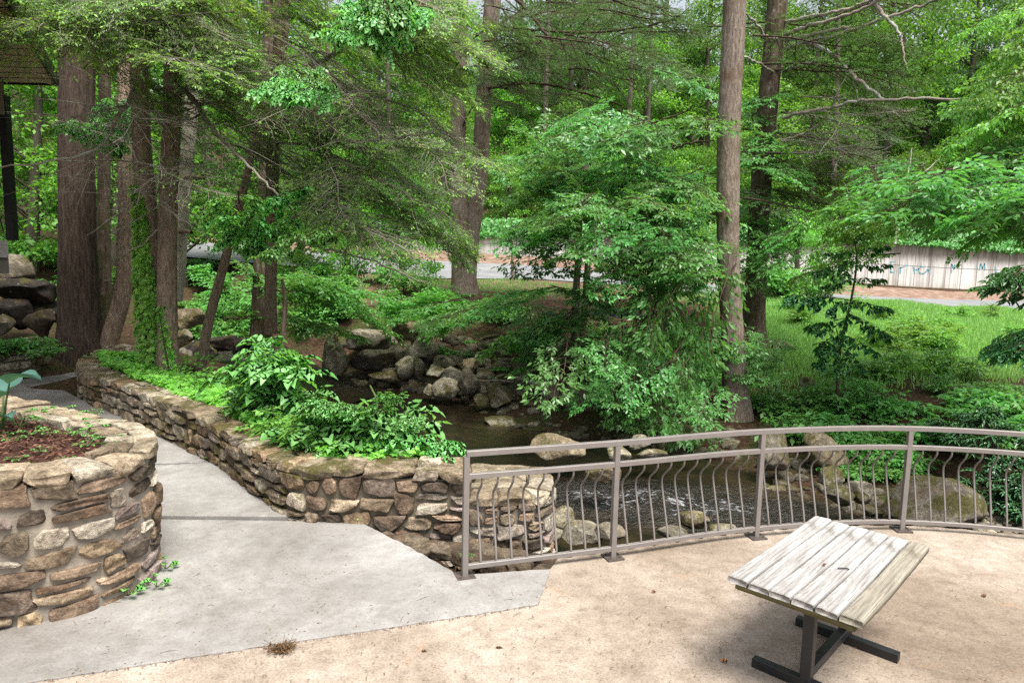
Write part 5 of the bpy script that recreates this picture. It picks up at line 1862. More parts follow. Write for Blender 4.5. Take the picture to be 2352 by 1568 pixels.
for PTS, a, b in [([(1803, 82, 16.5), (1841, 65, 16), (1926, 42, 15.3), (1996, 15, 14.8), (2060, -30, 14.4)], .05, .025), ([(1803, 52, 16.5), (1876, 37, 15.8), (1951, 20, 15.2), (2020, -8, 14.6)], .045, .025),
                  ([(1804, 95, 16.5), (1876, 78, 15.8), (1956, 62, 15.2)], .05, .035), ([(1803, 114, 16.5), (1841, 99, 16.1), (1926, 80, 15.4), (2026, 45, 14.6), (2126, 10, 14), (2180, -12, 13.6)], .05, .02),
                  ([(1855, 96, 16.0), (1911, 125, 15.6), (1956, 170, 15.2), (1996, 205, 14.9), (2030, 228, 14.6)], .05, .03), ([(2003, 5, 14.8), (2041, 45, 14.5), (2066, 75, 14.3), (2072, 105, 14.2), (2084, 158, 14)], .045, .012),
                  ([(1798, 165, 16.5), (1841, 150, 16), (1896, 130, 15.5)], .03, .012), ([(1770, 332, 16.4), (1836, 310, 15.8), (1880, 288, 15.4)], .035, .012), ([(1796, 272, 16.3), (1850, 258, 15.8), (1916, 246, 15.2), (1976, 232, 14.7), (2120, 229, 13.8), (2261, 227, 13)], .04, .025),
                  ([(1765, 352, 16.4), (1876, 350, 15.6), (1956, 333, 15)], .03, .01), ([(1778, 170, 16.5), (1752, 150, 16), (1708, 131, 15.4)], .03, .02), ([(1785, 90, 16.5), (1757, 84, 16), (1741, 60, 15.7), (1711, 30, 15.3)], .04, .02),
                  ([(1913, 246, 15.2), (1922, 215, 15.1), (1946, 172, 15.1)], .016, .008), ([(1960, 170, 15.2), (1966, 205, 15.1), (1972, 235, 15)], .016, .007)]:
    limb(te, PTS, a, b)
for PTS, a, b in [([(1110, -40, 22.4), (1186, 0, 21.5), (1221, 38, 21), (1276, 100, 20.2), (1331, 145, 19.6), (1380, 178, 19)], .06, .025), ([(1122, 60, 22.5), (1176, 65, 21.6), (1251, 70, 20.6), (1386, 75, 19), (1536, 50, 18)], .055, .02), ([(1370, -30, 19), (1411, 0, 18.6), (1496, 31, 18), (1561, 38, 17.6)], .035, .015),
                  ([(1112, 205, 22.4), (1176, 195, 21.6), (1241, 193, 21), (1326, 210, 20), (1396, 232, 19.2), (1440, 250, 18.8)], .05, .02), ([(1276, 100, 20.2), (1330, 112, 19.6), (1400, 150, 19), (1440, 170, 18.6)], .03, .01), ([(1050, 330, 22.5), (1010, 290, 21.5), (975, 260, 21)], .035, .012), ([(1052, 400, 22.5), (1020, 370, 21.8), (990, 350, 21)], .035, .012), ([(1058, 300, 22.5), (1090, 240, 21.5), (1140, 210, 20)], .03, .012)]:
    limb(tm, PTS, a, b, "twig_brown")
for PTS, a, b in [([(1500, 360, 14.5), (1440, 318, 14), (1500, 285, 13.6), (1566, 260, 13.2), (1590, 243, 13)], .025, .01), ([(1480, 300, 14.4), (1546, 315, 13.8), (1549, 340, 13.6), (1591, 328, 13.2), (1641, 322, 13)], .025, .012)]:
    limb(tn, PTS[1:], a, b, "twig_brown")
# big grey limbs of the hemlock group on the left
for tt, PTS, a, b in [(t5, [(392, 190, 11.6), (440, 225, 11.2), (490, 300, 10.8), (560, 370, 10.4), (640, 450, 10.0)], .05, .015), (t5, [(398, 60, 11.6), (350, 130, 11.0), (270, 270, 10.5), (210, 350, 10.1), (0, 385, 9.4)], .045, .010),
                      (t8, [(632, 260, 12.9), (700, 310, 12.2), (790, 370, 11.6), (870, 420, 11.2)], .04, .012), (t8, [(640, 180, 12.9), (760, 130, 12), (900, 60, 11.4), (1000, -30, 11)], .05, .02), (t8, [(626, 380, 12.9), (560, 340, 12), (470, 330, 11.4)], .03, .01),
                      (t8, [(628, 330, 12.9), (720, 330, 12), (880, 320, 11), (1000, 300, 10.6)], .028, .008), (t5, [(386, 500, 11.6), (330, 560, 11), (280, 600 - 20, 10.6)], .02, .006), (t8, [(624, 520, 12.9), (700, 560, 12), (830, 590, 11.4), (950, 640, 11)], .03, .01), (t5, [(390, 460, 11.6), (320, 500, 11.0), (250, 540, 10.4)], .016, .005)]:
    limb(tt, PTS, a, b)

hx5, hx8 = (P5[3].x, P5[3].y), (P8[2].x, P8[2].y)
# upper left canopy: hemlock with bright tips
fill(t5, "hem", 26, [(-60, -80), (700, -80), (640, 60), (420, 110), (300, 60), (130, 20), (-60, 30)], (8.6, 12.5), hx5, 2.2, .3, seed=1)
fill(t5, "hem", 8, [(-60, -80), (130, -80), (110, 10), (-60, 40)], (8, 8.8), (-4, 10), 1.8, .2, seed=43)
fill(t4, "hem", 5, [(380, 100), (660, 60), (640, 330), (470, 300)], (9.5, 12), hx5, 2.0, .3, seed=2)
fill(t5, "hem_bare", 9, [(-40, 220), (380, 180), (520, 360), (360, 470), (150, 420)], (9, 11.5), hx5, 2.3, .15, seed=3)
fill(t5, "hem_sparse", 6, [(330, 200), (560, 180), (560, 420), (430, 400)], (9.5, 12), hx5, 2.0, .2, seed=4)
# the sweep of grey green boughs in the middle left
fill(t8, "hem_sparse", 30, [(560, 130), (1050, 60), (1130, 300), (1180, 560), (900, 640), (650, 420)], (9.5, 13), hx8, 2.2, .35, seed=5)
fill(t8, "hem", 18, [(620, 240), (860, 280), (1060, 380), (1210, 540), (1010, 610), (800, 560), (640, 480)], (9.5, 13), hx8, 2.1, .42, seed=6)
fill(t8, "hem_bare", 12, [(480, 120), (1000, 100), (900, 420), (560, 420)], (9.5, 12.5), hx8, 2.2, .2, seed=7)
fill(t8, "hem", 12, [(660, -80), (1160, -80), (1150, 130), (900, 110)], (9.5, 12.5), hx8, 2.2, .3, seed=8)
fill(t8, "hem", 7, [(1040, 60), (1180, 60), (1190, 330), (1080, 360)], (10, 12), hx8, 2.0, .2, seed=9)
# broad leaved patch at the top and a few big leaves on the left trunks
fill(t8, "broad", 6, [(780, -30), (910, -30), (900, 90), (800, 80)], (8.0, 9.2), (at(830, -200, 9).x, 9.5), 1.0, .5, seed=10)
fill(t10, "broad", 5, [(440, 400), (700, 440), (680, 620), (580, 600)], (9.2, 10.6), (P10[2].x, P10[2].y), 1.2, .2, seed=11)
fill(t8, "broad", 4, [(620, 100), (760, 100), (760, 180), (640, 190)], (8.6, 9.6), hx8, 1.0, .3, seed=12)
fill(t2, "broad", 6, [(170, 100), (290, 130), (290, 360), (190, 330)], (12.5, 14), (at(240, 200, 15).x, 15), 1.2, .3, seed=13)
# far drooping boughs in the top centre
hm = (PM[4].x, PM[4].y)
fill(tm, "hem_far", 34, [(1130, -80), (1660, -80), (1650, 160), (1450, 270), (1250, 260), (1130, 200)], (17, 22), hm, 3.0, .12, seed=14)
fill(te, "hem_far", 15, [(1790, -60), (2180, -60), (2160, 120), (2110, 300), (1960, 330), (1830, 300)], (14, 18), (PE[5].x, PE[5].y), 2.8, .05, seed=15)
fill(te, "hem_bare", 8, [(1950, 230), (2150, 230), (2130, 400), (1980, 400)], (14, 16), (PE[5].x, PE[5].y), 2.4, .05, seed=16)
fill(te, "hem_far", 5, [(1900, 380), (2080, 380), (2060, 480), (1940, 480)], (15, 17), (PE[5].x, PE[5].y), 2.4, .3, seed=17)
# beech like layers over the creek
hn, hf = (PN[3].x, PN[3].y), (PF[2].x, PF[2].y)
fill(tn, "beech", 34, [(1170, 280), (1420, 230), (1660, 190), (1660, 420), (1640, 640), (1200, 600), (1150, 420)], (11.8, 15), hn, 1.8, .22, seed=18)
fill(tf, "beech", 18, [(1120, 340), (1300, 270), (1420, 230), (1420, 500), (1170, 540)], (13, 16), hf, 1.8, .2, seed=44)
fill(tf, "beech", 14, [(1120, 420), (1340, 370), (1340, 640), (1140, 620)], (13, 15.5), hf, 1.8, .2, seed=45)
fill(tn, "beech", 8, [(1300, 600), (1640, 590), (1640, 700), (1320, 710)], (11.5, 14), hn, 1.7, .15, seed=46)
fill(tn, "beech", 13, [(1200, 460), (1650, 440), (1650, 600), (1260, 640)], (11, 13), hn, 1.7, .15, seed=19)
fill(tf, "beech", 6, [(1160, 560), (1420, 560), (1420, 760), (1200, 720), (1000, 700)], (13.5, 16), hf, 1.8, .1, seed=20)
fill(tn, "beech_hang", 18, [(1440, 720), (1640, 700), (1640, 880), (1500, 960), (1400, 900)], (11, 12.6), hn, 1.5, .5, seed=21)
fill(tn, "beech", 14, [(1250, 850), (1400, 800), (1560, 900), (1640, 960), (1560, 1000), (1380, 960), (1290, 960)], (10.6, 12.2), hn, 1.5, .35, seed=22)
fill(tf, "bank", 9, [(880, 670), (1120, 655), (1140, 730), (900, 750)], (16, 18.5), hf, 1.8, .12, seed=40)
fill(tf, "bank", 3, [(1000, 760), (1300, 750), (1320, 850), (1150, 830)], (14, 15.5), hf, 1.8, .2, seed=41)
fill(t9, "bank", 12, [(640, 640), (900, 650), (960, 740), (700, 780)], (16, 18.5), (at(610, 600, 16.5).x, 16.5), 1.8, .15, seed=42)
fill(tf, "beech", 4, [(1020, 700), (1340, 740), (1300, 850), (1080, 800)], (14, 15.6), hf, 1.8, .25, seed=23)
fill(te, "beech", 20, [(1690, 200), (1860, 240), (1900, 420), (1780, 640), (1690, 640)], (14.2, 16.2), (PE[3].x, PE[3].y), 1.5, .2, seed=24)
fill(te, "beech", 7, [(1660, 760), (1800, 780), (1790, 960), (1680, 900)], (12.6, 13.2), (PE[1].x, PE[1].y), 1.2, .3, seed=25)
# the leafy tree off the right edge
tr, PR = tree("leafy_tree", "bright leafy tree reaching in from the photo's right edge over the meadow", [(2560, 930, 60), (2560, 600, 50), (2540, 200, 44), (2530, -100, 36)], 12.5, "bark_grey", 12, 18, .05, 7, .2)
hr = (PR[1].x, PR[1].y)
fill(tr, "bright", 34, [(2150, 130), (2230, -60), (2420, -80), (2420, 560), (2200, 520), (2180, 380)], (11, 14), hr, 1.9, .2, seed=26)
fill(tr, "beech", 26, [(1830, 420), (2000, 370), (2200, 350), (2420, 300), (2420, 530), (2100, 460), (1900, 460)], (9.2, 12), hr, 2.0, .12, seed=27)
fill(tr, "dark", 3, [(2280, 610), (2340, 600), (2330, 640)], (7, 7.6), (hr[0], 9), 1.0, .0, seed=28)
fill(tr, "dark", 3, [(2260, 790), (2340, 760), (2330, 810)], (7, 7.6), (hr[0], 9), 1.0, .15, seed=29)
fill(tr, "bright", 8, [(1810, 470), (1980, 460), (1950, 590), (1820, 600)], (13, 15), hr, 1.8, .1, seed=30)

# ------------------------------------------------------------------ layered sapling on the right bank
def sapling(label, PX, d, layers, key="tier", m="bark_moss", name="sapling", group=None):
    P, Rr = px_trunk(PX, d)
    t = thing(name, label, "sapling", (P[0].x, P[0].y, gz(P[0].x, P[0].y)), 0, group)
    g = Geo()
    tubes(g, np.array([[p[:] for p in catmull(P, 6)]]), Rr[0], Rr[-1], 7)
    put(g.build("trunk", M[m]), t)
    for (ax, ay, bx, by, dd, s) in layers:
        place_bough(t, key, at(ax, ay, d), at(bx, by, d + dd), roll=random.gauss(0, .15))
    return t


sapling("dark layered sapling on the bank, its flat tiers in front of the concrete wall", [(1925, 905, 9), (1930, 800, 8), (1955, 690, 6), (1968, 600, 5), (1962, 548, 3)], 13.0,
        [(1950, 690, 1830, 665, -.3, 1), (1955, 690, 2045, 700, -.3, 1), (1945, 730, 1870, 745, -.4, 1), (1960, 640, 2030, 680 - 45, -.2, 1), (1964, 610, 2040, 600, -.2, 1), (1964, 580, 1900, 575, .2, 1), (1966, 575, 2036, 560, -.2, 1), (1965, 600, 1880, 612, -.3, 1), (1962, 640, 1890, 660 - 10, .2, 1),
         (1950, 720, 2055, 760, -.5, 1), (1945, 760, 1880, 790, -.5, 1), (1940, 770, 2020, 800, -.5, 1), (1962, 560, 1975, 535, -.1, 1), (1938, 800, 1890, 830, -.5, 1), (1938, 800, 1990, 840, -.5, 1)])

# ------------------------------------------------------------------ shrubs


def shrub_mesh(seed, h=.9, rad=.6, stems=14, nl=9, L=.11, W=.055, tpl=L4, m="leaf_bank", up=.4, stem_m="stem", br=3, name="shrub"):
    r = np.random.default_rng(seed)
    g = Geo()
    a = r.uniform(0, 2 * PI, stems)
    R = rad * np.sqrt(r.uniform(.05, 1, stems))
    H = h * (1 - .45 * (R / rad) ** 2) * r.uniform(.7, 1.1, stems)
    s = np.linspace(0, 1, 8)
    C = np.zeros((stems, 8, 3))
    C[..., 0] = np.cos(a)[:, None] * R[:, None] * (s ** 1.2) + r.normal(0, .02, (stems, 8))
    C[..., 1] = np.sin(a)[:, None] * R[:, None] * (s ** 1.2) + r.normal(0, .02, (stems, 8))
    C[..., 2] = H[:, None] * (1.25 * s - .25 * s ** 3)
    tubes(g, C, .008, .003, 4, 0)
    # side sprays
    k = br * 2
    t = np.tile(np.linspace(.35, .95, k), (stems, 1)) + r.uniform(-.05, .05, (stems, k))
    p, T = interp(C, t)
    aa = r.uniform(0, 2 * PI, (stems, k))
    d = unit(np.stack([np.cos(aa), np.sin(aa), r.uniform(-.1, .5, (stems, k))], -1) + T * .3).reshape(-1, 3)
    l = (rad * .55 * r.uniform(.5, 1.1, (stems, k))).reshape(-1)
    p = p.reshape(-1, 3)
    s5 = np.linspace(0, 1, 5)
    S = p[:, None] + d[:, None] * (l[:, None] * s5)[..., None] - np.array([0, 0, .3]) * (l[:, None] * s5 ** 2)[..., None]
    tubes(g, S, .004, .0015, 3, 0)
    CC = np.concatenate([S, C[:, [3, 4, 5, 6, 7]]])
    n = len(CC)
    lf = np.tile(np.linspace(.15, 1, nl), (n, 1)) + r.uniform(-.03, .03, (n, nl))
    P, TT = interp(CC, lf)
    sg = np.where((np.arange(nl)[None] + np.arange(n)[:, None]) % 2 == 0, 1, -1.0)
    la = np.radians(52 + r.normal(0, 14, lf.shape)) * sg
    la[:, -1] *= .1
    D = np.stack([TT[..., 0] * np.cos(la) - TT[..., 1] * np.sin(la), TT[..., 0] * np.sin(la) + TT[..., 1] * np.cos(la), TT[..., 2] * .4 - .15 + r.normal(0, .2, lf.shape)], -1)
    N = np.stack([r.normal(0, up, lf.shape), r.normal(0, up, lf.shape), np.ones(lf.shape)], -1)
    sz = (1 + r.uniform(-.4, .25, lf.shape)).ravel()
    leaves(g, P.reshape(-1, 3), D, N, L * sz, W * sz, tpl, 1, np.clip(r.normal(.5, .25, lf.shape), 0, 1).ravel())
    return g.mesh(name, [M[stem_m], M[m]])


SM = {
    "bank": [shrub_mesh(400 + i, .75, .8, 12, 6, .135, .066, L4, "leaf_bank", br=3) for i in range(4)],
    "low": [shrub_mesh(420 + i, .38, .6, 11, 5, .125, .068, L4, "leaf_mid", br=3) for i in range(3)],
    "big": [shrub_mesh(430 + i, .85, .62, 11, 5, .235, .122, L8, "leaf_shrub", br=3) for i in range(2)],
    "mid": [shrub_mesh(450 + i, .7, .75, 12, 5, .135, .07, L4, "leaf_mid", br=3) for i in range(3)],
    "bright": [shrub_mesh(440 + i, .6, .5, 12, 7, .09, .05, L4, "leaf_bright", br=3) for i in range(3)],
}


def put_shrub(key, loc, s, label, group=None, name="shrub", i=None, cat="shrub", sz=None):
    me = random.choice(SM[key]) if i is None else SM[key][i % len(SM[key])]
    o = link(name, me)
    o.location = loc
    o.rotation_euler = (0, 0, random.uniform(0, 6.28))
    o.scale = (s, s, sz or s * random.uniform(.85, 1.2))
    return tag(o, label, cat, group)


random.seed(5)
# big leaved shrubs in the ivy bed and behind the wall's end
put_shrub("big", at(650, 880, 8.4) - Vector((0, 0, .40)), .95, "upright leafy shrub with big oval leaves against the slender sapling", i=0, sz=1.25)
put_shrub("big", Vector((-1.5, 7.35, .1)), 1.0, "pale green big leaved shrub spilling over the wall's end toward the creek", i=1)
put_shrub("big", Vector((-2.1, 7.6, .15)), .95, "big leaved shrub just left of the one at the wall's end", i=0)
put_shrub("big", Vector((-2.5, 8.2, .25)), .8, "big leaved shrub in the middle of the ivy bed", i=1)
put_shrub("big", Vector((-3.3, 9.3, .2)), .75, "big leaved shrub below the leaning trunk in the ivy bed", i=0)
put_shrub("big", Vector((-2.95, 8.5, .2)), .85, "big leaved shrub between the middle of the ivy bed and the slender sapling", i=1)
put_shrub("big", at(520, 920, 9.6) - Vector((0, 0, .5)), .7, "smaller big leaved shrub at the left part of the ivy bed", i=1)
put_shrub("bright", Vector((-2.55, 7.55, .35)), .8, "small bright bush at the wall's inner edge", i=0)
put_shrub("bright", Vector((-1.2, 6.95, .25)), .7, "light bush tucked under the pale shrub by the wall's end", i=1)
# arching bough of the pale shrub out over the water
bs = tree("shrub", "arching pale shrub stem leaning over the pool from the wall's end", [(830, 1080, 9, 7.3), (850, 1000, 8, 7.3), (868, 930, 6, 7.4), (850, 885, 4, 7.5)], 7.3, "stem", None, 8, .02, 3, 0, cat="shrub")[0]
for (ax, ay, bx, by) in [(850, 1000, 1030, 975), (860, 960, 880, 880), (850, 1000, 1020, 1040), (855, 980, 760, 900), (860, 940, 720, 900), (850, 1010, 960, 1060), (850, 1000, 930, 945), (845, 1020, 790, 1050), (850, 1000, 700, 980)]:
    place_bough(bs, "broad", at(ax, ay, 7.3), at(bx, by, 6.95), scale=None)
# plants on the far left wall
for k, (px, py, d, s) in enumerate([(20, 790, 13.4, .75), (70, 785, 13.3, .7), (110, 800, 13.0, .5), (-20, 800, 13, .8)]):
    p = at(px, py, d)
    put_shrub("low", Vector((p.x, p.y, .5)), s * 1.2, "leafy green plant on top of the far left stone wall", "plants on the far left wall", i=k)

# bank undergrowth, shrub by shrub
def strew(key, n, region, label, group, s=(.7, 1.25), name="shrub", cat="shrub", dz=-.05, seed=0, lo=9.0, maxd=40, thin=None):
    rr = random.Random(seed)
    random.seed(seed + 1)
    x0, y0 = min(p[0] for p in region), min(p[1] for p in region)
    x1, y1 = max(p[0] for p in region), max(p[1] for p in region)
    k = tries = 0
    while k < n and tries < 4000:
        tries += 1
        px, py = rr.uniform(x0, x1), rr.uniform(y0, y1)
        ins = False
        for (ax, ay), (bx, by) in zip(region, region[1:] + region[:1]):
            if (ay > py) != (by > py) and px < (bx - ax) * (py - ay) / (by - ay) + ax:
                ins = not ins
        if not ins:
            continue
        h_ = hit(px, py, lo)
        if h_ is None or h_.y > maxd or h_.z < WZ + .12:
            continue
        put_shrub(key, h_ + Vector((0, 0, dz)), rr.uniform(*s), label, group, name, i=k, cat=cat)
        k += 1


strew("bank", 42, [(440, 640), (760, 640), (1000, 660), (1080, 690), (1000, 750), (760, 760), (700, 800), (560, 790), (460, 740)], "leafy green shrub on the far bank left of the twin stemmed tree", "shrubs on the far bank", seed=1, lo=14)
strew("low", 14, [(1000, 675), (1180, 690), (1200, 720), (1180, 760), (1040, 730)], "low leafy plant at the bank crest right below the twin stemmed tree", "low plants at the bank crest", (.6, 1.0), seed=2, lo=14)
strew("low", 26, [(1420, 740), (1650, 760), (1640, 900), (1480, 900), (1280, 820)], "low leafy plant on the bank behind the drooping branches", "low plants behind the drooping branches", seed=3, lo=11)
strew("mid", 9, [(1760, 880), (2000, 850), (2200, 850), (2352, 860), (2352, 930), (2100, 960), (1900, 960)], "leafy shrub at the lower edge of the meadow", "shrubs below the meadow", (.55, .9), seed=4, lo=10)
strew("low", 30, [(1750, 930), (2000, 930), (2300, 900), (2352, 1000), (2200, 1060), (1960, 1060), (1760, 1000)], "low leafy plant on the bank between meadow and riffle", "low plants on the right bank", (.6, 1.2), seed=5, lo=9)
strew("low", 26, [(1880, 1010), (2080, 1030), (2100, 1100), (1960, 1110)], "low green plant above the biggest creek boulder", "plants above the biggest boulder", (.5, .8), seed=6, lo=8.6)
strew("bright", 18, [(1780, 690), (2352, 740), (2352, 830), (2050, 800), (1800, 760)], "light green weed clump standing in the meadow grass", "weed clumps in the meadow", (.6, 1.0), seed=7, lo=13)
strew("bright", 10, [(1980, 760), (2200, 760), (2250, 870), (2010, 880)], "taller green bush at the near edge of the meadow", "bushes at the meadow's near edge", (.9, 1.35), seed=8, lo=13)
strew("bank", 26, [(90, 560), (330, 560), (330, 720), (140, 740), (20, 620)], "shrub on the wooded slope behind the biggest trunk", "shrubs on the left slope", (.8, 1.4), seed=9, lo=16)
strew("low", 16, [(720, 770), (900, 760), (1200, 800), (1250, 900), (1000, 830)], "small plant among the stones of the far bank", "small plants among the bank stones", (.3, .55), seed=10, lo=14)
strew("bank", 12, [(1740, 640), (1900, 640), (1900, 690), (1760, 690)], "leafy bush at the road's edge right of the dark mossy trunk", "bushes at the road's edge", (1.0, 1.8), seed=11, lo=18, maxd=32)
strew("low", 30, [(430, 660), (620, 700), (600, 830), (420, 780)], "low fern like plant beside the cascade", "low plants beside the cascade", (.6, 1.1), seed=12, lo=14)

# ivy bed inside the garden wall, nobody could count its leaves
g = Geo()
r = np.random.default_rng(61)
n = 11000
si = r.uniform(0, gp.L - .3, n)
x, y, tx, ty = gp.at(si)
off = -(.30 + r.exponential(.36, n).clip(0, 2.2))
over = r.random(n) < .06
off = np.where(over, -r.uniform(.05, .4, n), off)
X, Y = x + ty * off, y - tx * off
keep = (r.random(n) < np.where(si < gp.L * .72, 1, .55))
X, Y, si = X[keep], Y[keep], si[keep]
n = len(X)
hb = .50 + .10 * np.sin(X * 3.1) * np.sin(Y * 2.7) + r.uniform(0, .12, n)
gzv = np.array([gz(a, b) for a, b in zip(X, Y)])
Z = np.maximum(gzv + .12, np.where(gzv > .2, hb, gzv + .1)) + r.uniform(0, .05, n)
leaves(g, np.stack([X, Y, Z], 1), np.stack([r.normal(0, 1, n), r.normal(0, 1, n), r.normal(-.2, .3, n)], 1), np.stack([r.normal(0, .4, n), r.normal(-.2, .4, n), np.ones(n)], 1), r.uniform(.04, .10, n), r.uniform(.04, .095, n), IVY, 0, r.uniform(.3, 1, n))
tag(g.build("ivy_ground_cover", M["ivy"]), "bright green ivy carpet filling the bed behind the garden wall", "ivy", kind="stuff")

# ivy and creeper that hang over the concrete wall
g = Geo()
n = 12000
k = r.uniform(0, 1, n)
xq = np.array([p.x for p in ntp])
yq = np.array([p.y for p in ntp])
zq = np.array([p.z for p in ntp])
order = np.argsort(xq)
xx = xq.min() + (xq.max() - xq.min()) * k
yy = np.interp(xx, xq[order], yq[order])
zt = np.interp(xx, xq[order], zq[order])
hang = np.clip(fbm(xx[None], xx[None] * 0, .9, 12, 4)[0] * .5 - .05, 0, .9)
dz = -r.uniform(0, 1, n) ** 1.3 * hang * 1.1 + np.where(r.random(n) < .5, r.uniform(0, .9, n), 0)
P = np.stack([xx, yy - r.uniform(.02, .25, n) - np.where(dz > 0, -r.uniform(0, 1.2, n), 0), zt + dz + .05], 1)
leaves(g, P, np.stack([r.normal(0, .6, n), r.normal(-.4, .3, n), r.normal(-.7, .4, n)], 1), np.stack([r.normal(0, .4, n), r.normal(-1, .4, n), r.uniform(.2, 1, n)], 1), r.uniform(.14, .26, n), r.uniform(.12, .2, n), L1, 0, r.uniform(0, .8, n))
tag(g.build("creeper", M["leaf_bank"]), "dark green creeper spilling over the top of the concrete wall", "creeper", kind="stuff")

# meadow grass
g = Geo()
n = 90000
px = r.uniform(1640, 2420, n)
d = 13.8 + (27.6 - 13.8) * r.uniform(0, 1, n) ** .8
B_ = np.stack([(px - 1176) / F * d, d], 1)
B_[:, 0] += 0
xr = B_[:, 0] / d
kp = r.random(n) < np.clip((xr - .26) / .1, 0, 1) * np.clip((d - 13.6) / 1.5, .15, 1)
B_ = B_[kp]
n = len(B_)
Zg = np.array([gz(a, b) for a, b in B_])
H_ = r.uniform(.08, .28, n) * (.75 + .35 * fbm(B_[:, 0], B_[:, 1], 1.4, 8))
lean = r.normal(0, .22, (n, 2))
w = r.uniform(.006, .014, n)
aa = r.uniform(0, PI, n)
sx, sy = np.cos(aa) * w, np.sin(aa) * w
b = np.stack([B_[:, 0], B_[:, 1], Zg - .02], 1)
m1 = b + np.stack([lean[:, 0] * H_ * .35, lean[:, 1] * H_ * .35, H_ * .6], 1)
tp_ = b + np.stack([lean[:, 0] * H_, lean[:, 1] * H_, H_], 1)
S_ = np.stack([sx, sy, 0 * sx], 1)
V = np.stack([b - S_, b + S_, m1 + S_ * .8, m1 - S_ * .8, tp_], 1)
o5 = np.arange(n)[:, None] * 5
g.add(V.reshape(-1, 3), [np.array([[0, 1, 2, 3]]) + o5, np.array([[3, 2, 4]]) + o5], 0, np.repeat(r.uniform(0, 1, n), 5))
tag(g.build("meadow_grass", M["grass"]), "tall sunlit green grass of the meadow between bank and road", "grass", kind="stuff")
# short grass by the road in the middle
g = Geo()
n = 9000
px = r.uniform(930, 1680, n)
d = r.uniform(22.5, 27.6, n)
X, Y = (px - 1176) / F * d, d
Zg = np.array([gz(a, b) for a, b in zip(X, Y)])
kp = fbm(X, Y, .9, 15) > -.05
X, Y, Zg = X[kp], Y[kp], Zg[kp]
n = len(X)
leaves(g, np.stack([X, Y, Zg], 1), np.stack([r.normal(0, .3, n), r.normal(0, .3, n), np.ones(n)], 1), np.stack([r.normal(0, 1, n), r.normal(-1, 1, n), r.normal(0, .2, n)], 1), r.uniform(.05, .16, n), .02, L1, 0, r.uniform(.2, 1, n))
tag(g.build("roadside_grass", M["grass"]), "thin short grass on the strip before the road in the middle", "grass", kind="stuff")
# leaf litter on the banks
g = Geo()
n = 9000
X, Y = r.uniform(-9, 12, n), r.uniform(7.5, 22, n)
Zg = np.array([gz(a, b) for a, b in zip(X, Y)])
kp = (Zg > WZ + .03) & ~((X < -1.0) & (Y < 9))
X, Y, Zg = X[kp], Y[kp], Zg[kp]
n = len(X)
leaves(g, np.stack([X, Y, Zg + .015], 1), np.stack([r.normal(0, 1, n), r.normal(0, 1, n), r.normal(0, .3, n)], 1), np.stack([r.normal(0, .4, n), r.normal(-.2, .4, n), np.ones(n)], 1), r.uniform(.04, .10, n), r.uniform(.025, .05, n), L1, 0, r.uniform(0, 1, n))
tag(g.build("leaf_litter", M["dead_leaf"]), "brown fallen leaves lying over the creek banks", "leaf litter", kind="stuff")

# ------------------------------------------------------------------ rhododendron at the right edge


def rhodo_mesh(seed, n_w=46):
    r = np.random.default_rng(seed)
    g = Geo()
    a = r.uniform(0, 2 * PI, n_w)
    R = .62 * np.sqrt(r.uniform(0, 1, n_w))
    H = .85 * (1 - .5 * (R / .62) ** 2) * r.uniform(.55, 1.05, n_w)
    tip = np.stack([np.cos(a) * R, np.sin(a) * R, H], 1)
    s = np.linspace(0, 1, 6)
    C = tip[:, None] * np.stack([s ** 1.4, s ** 1.4, s], 1)[None]
    tubes(g, C, .010, .005, 5, 0)
    for w in range(n_w):
        k = int(r.integers(9, 14))
        aa = np.linspace(0, 2 * PI, k, endpoint=False) + r.uniform(0, 1) + r.normal(0, .12, k)
        el = r.normal(-.12, .28, k)
        D = np.stack([np.cos(aa) * np.cos(el), np.sin(aa) * np.cos(el), np.sin(el)], 1)
        N = np.tile([0, 0, 1.0], (k, 1)) + r.normal(0, .2, (k, 3))
        leaves(g, np.tile(tip[w], (k, 1)) + D * .01, D, N, r.uniform(.13, .19, k), r.uniform(.038, .052, k), L8, 1, np.full(k, r.uniform(0, 1)) * .7 + r.uniform(0, .3, k))
    return g.mesh("rhododendron", [M["twig_brown"], M["rhodo"]])


RM = [rhodo_mesh(500), rhodo_mesh(501)]
RL = ["dark rhododendron with long whorled leaves at the right edge, upper one behind the railing", "rhododendron drooping over the gravel bar at the right edge", "rhododendron partly cut off by the right edge, above the gravel", "rhododendron clump just left of the others, below the meadow shrubs", "rhododendron low at the far right corner of the railing"]
for k, (px, py, d, s) in enumerate([(2290, 985, 9.8, 1.0), (2330, 1120, 8.9, .95), (2420, 1060, 9.0, 1.1), (2215, 975, 10.6, .8), (2400, 1150, 8.4, .9)]):
    o = link("rhododendron", RM[k % 2])
    p = at(px, py, d)
    o.location = (p.x, p.y, min(p.z - .45, gz(p.x, p.y) + .4))
    o.scale = (s, s, s)
    o.rotation_euler = (0, 0, k * 1.7)
    tag(o, RL[k], "rhododendron", "rhododendrons at the right edge")

# ------------------------------------------------------------------ planter plants
HX_ = []
for i_ in range(13):
    for j_ in range(9):
        HX_.append((i_ / 12, (j_ - 4) / 8))
HX_ = np.array(HX_)


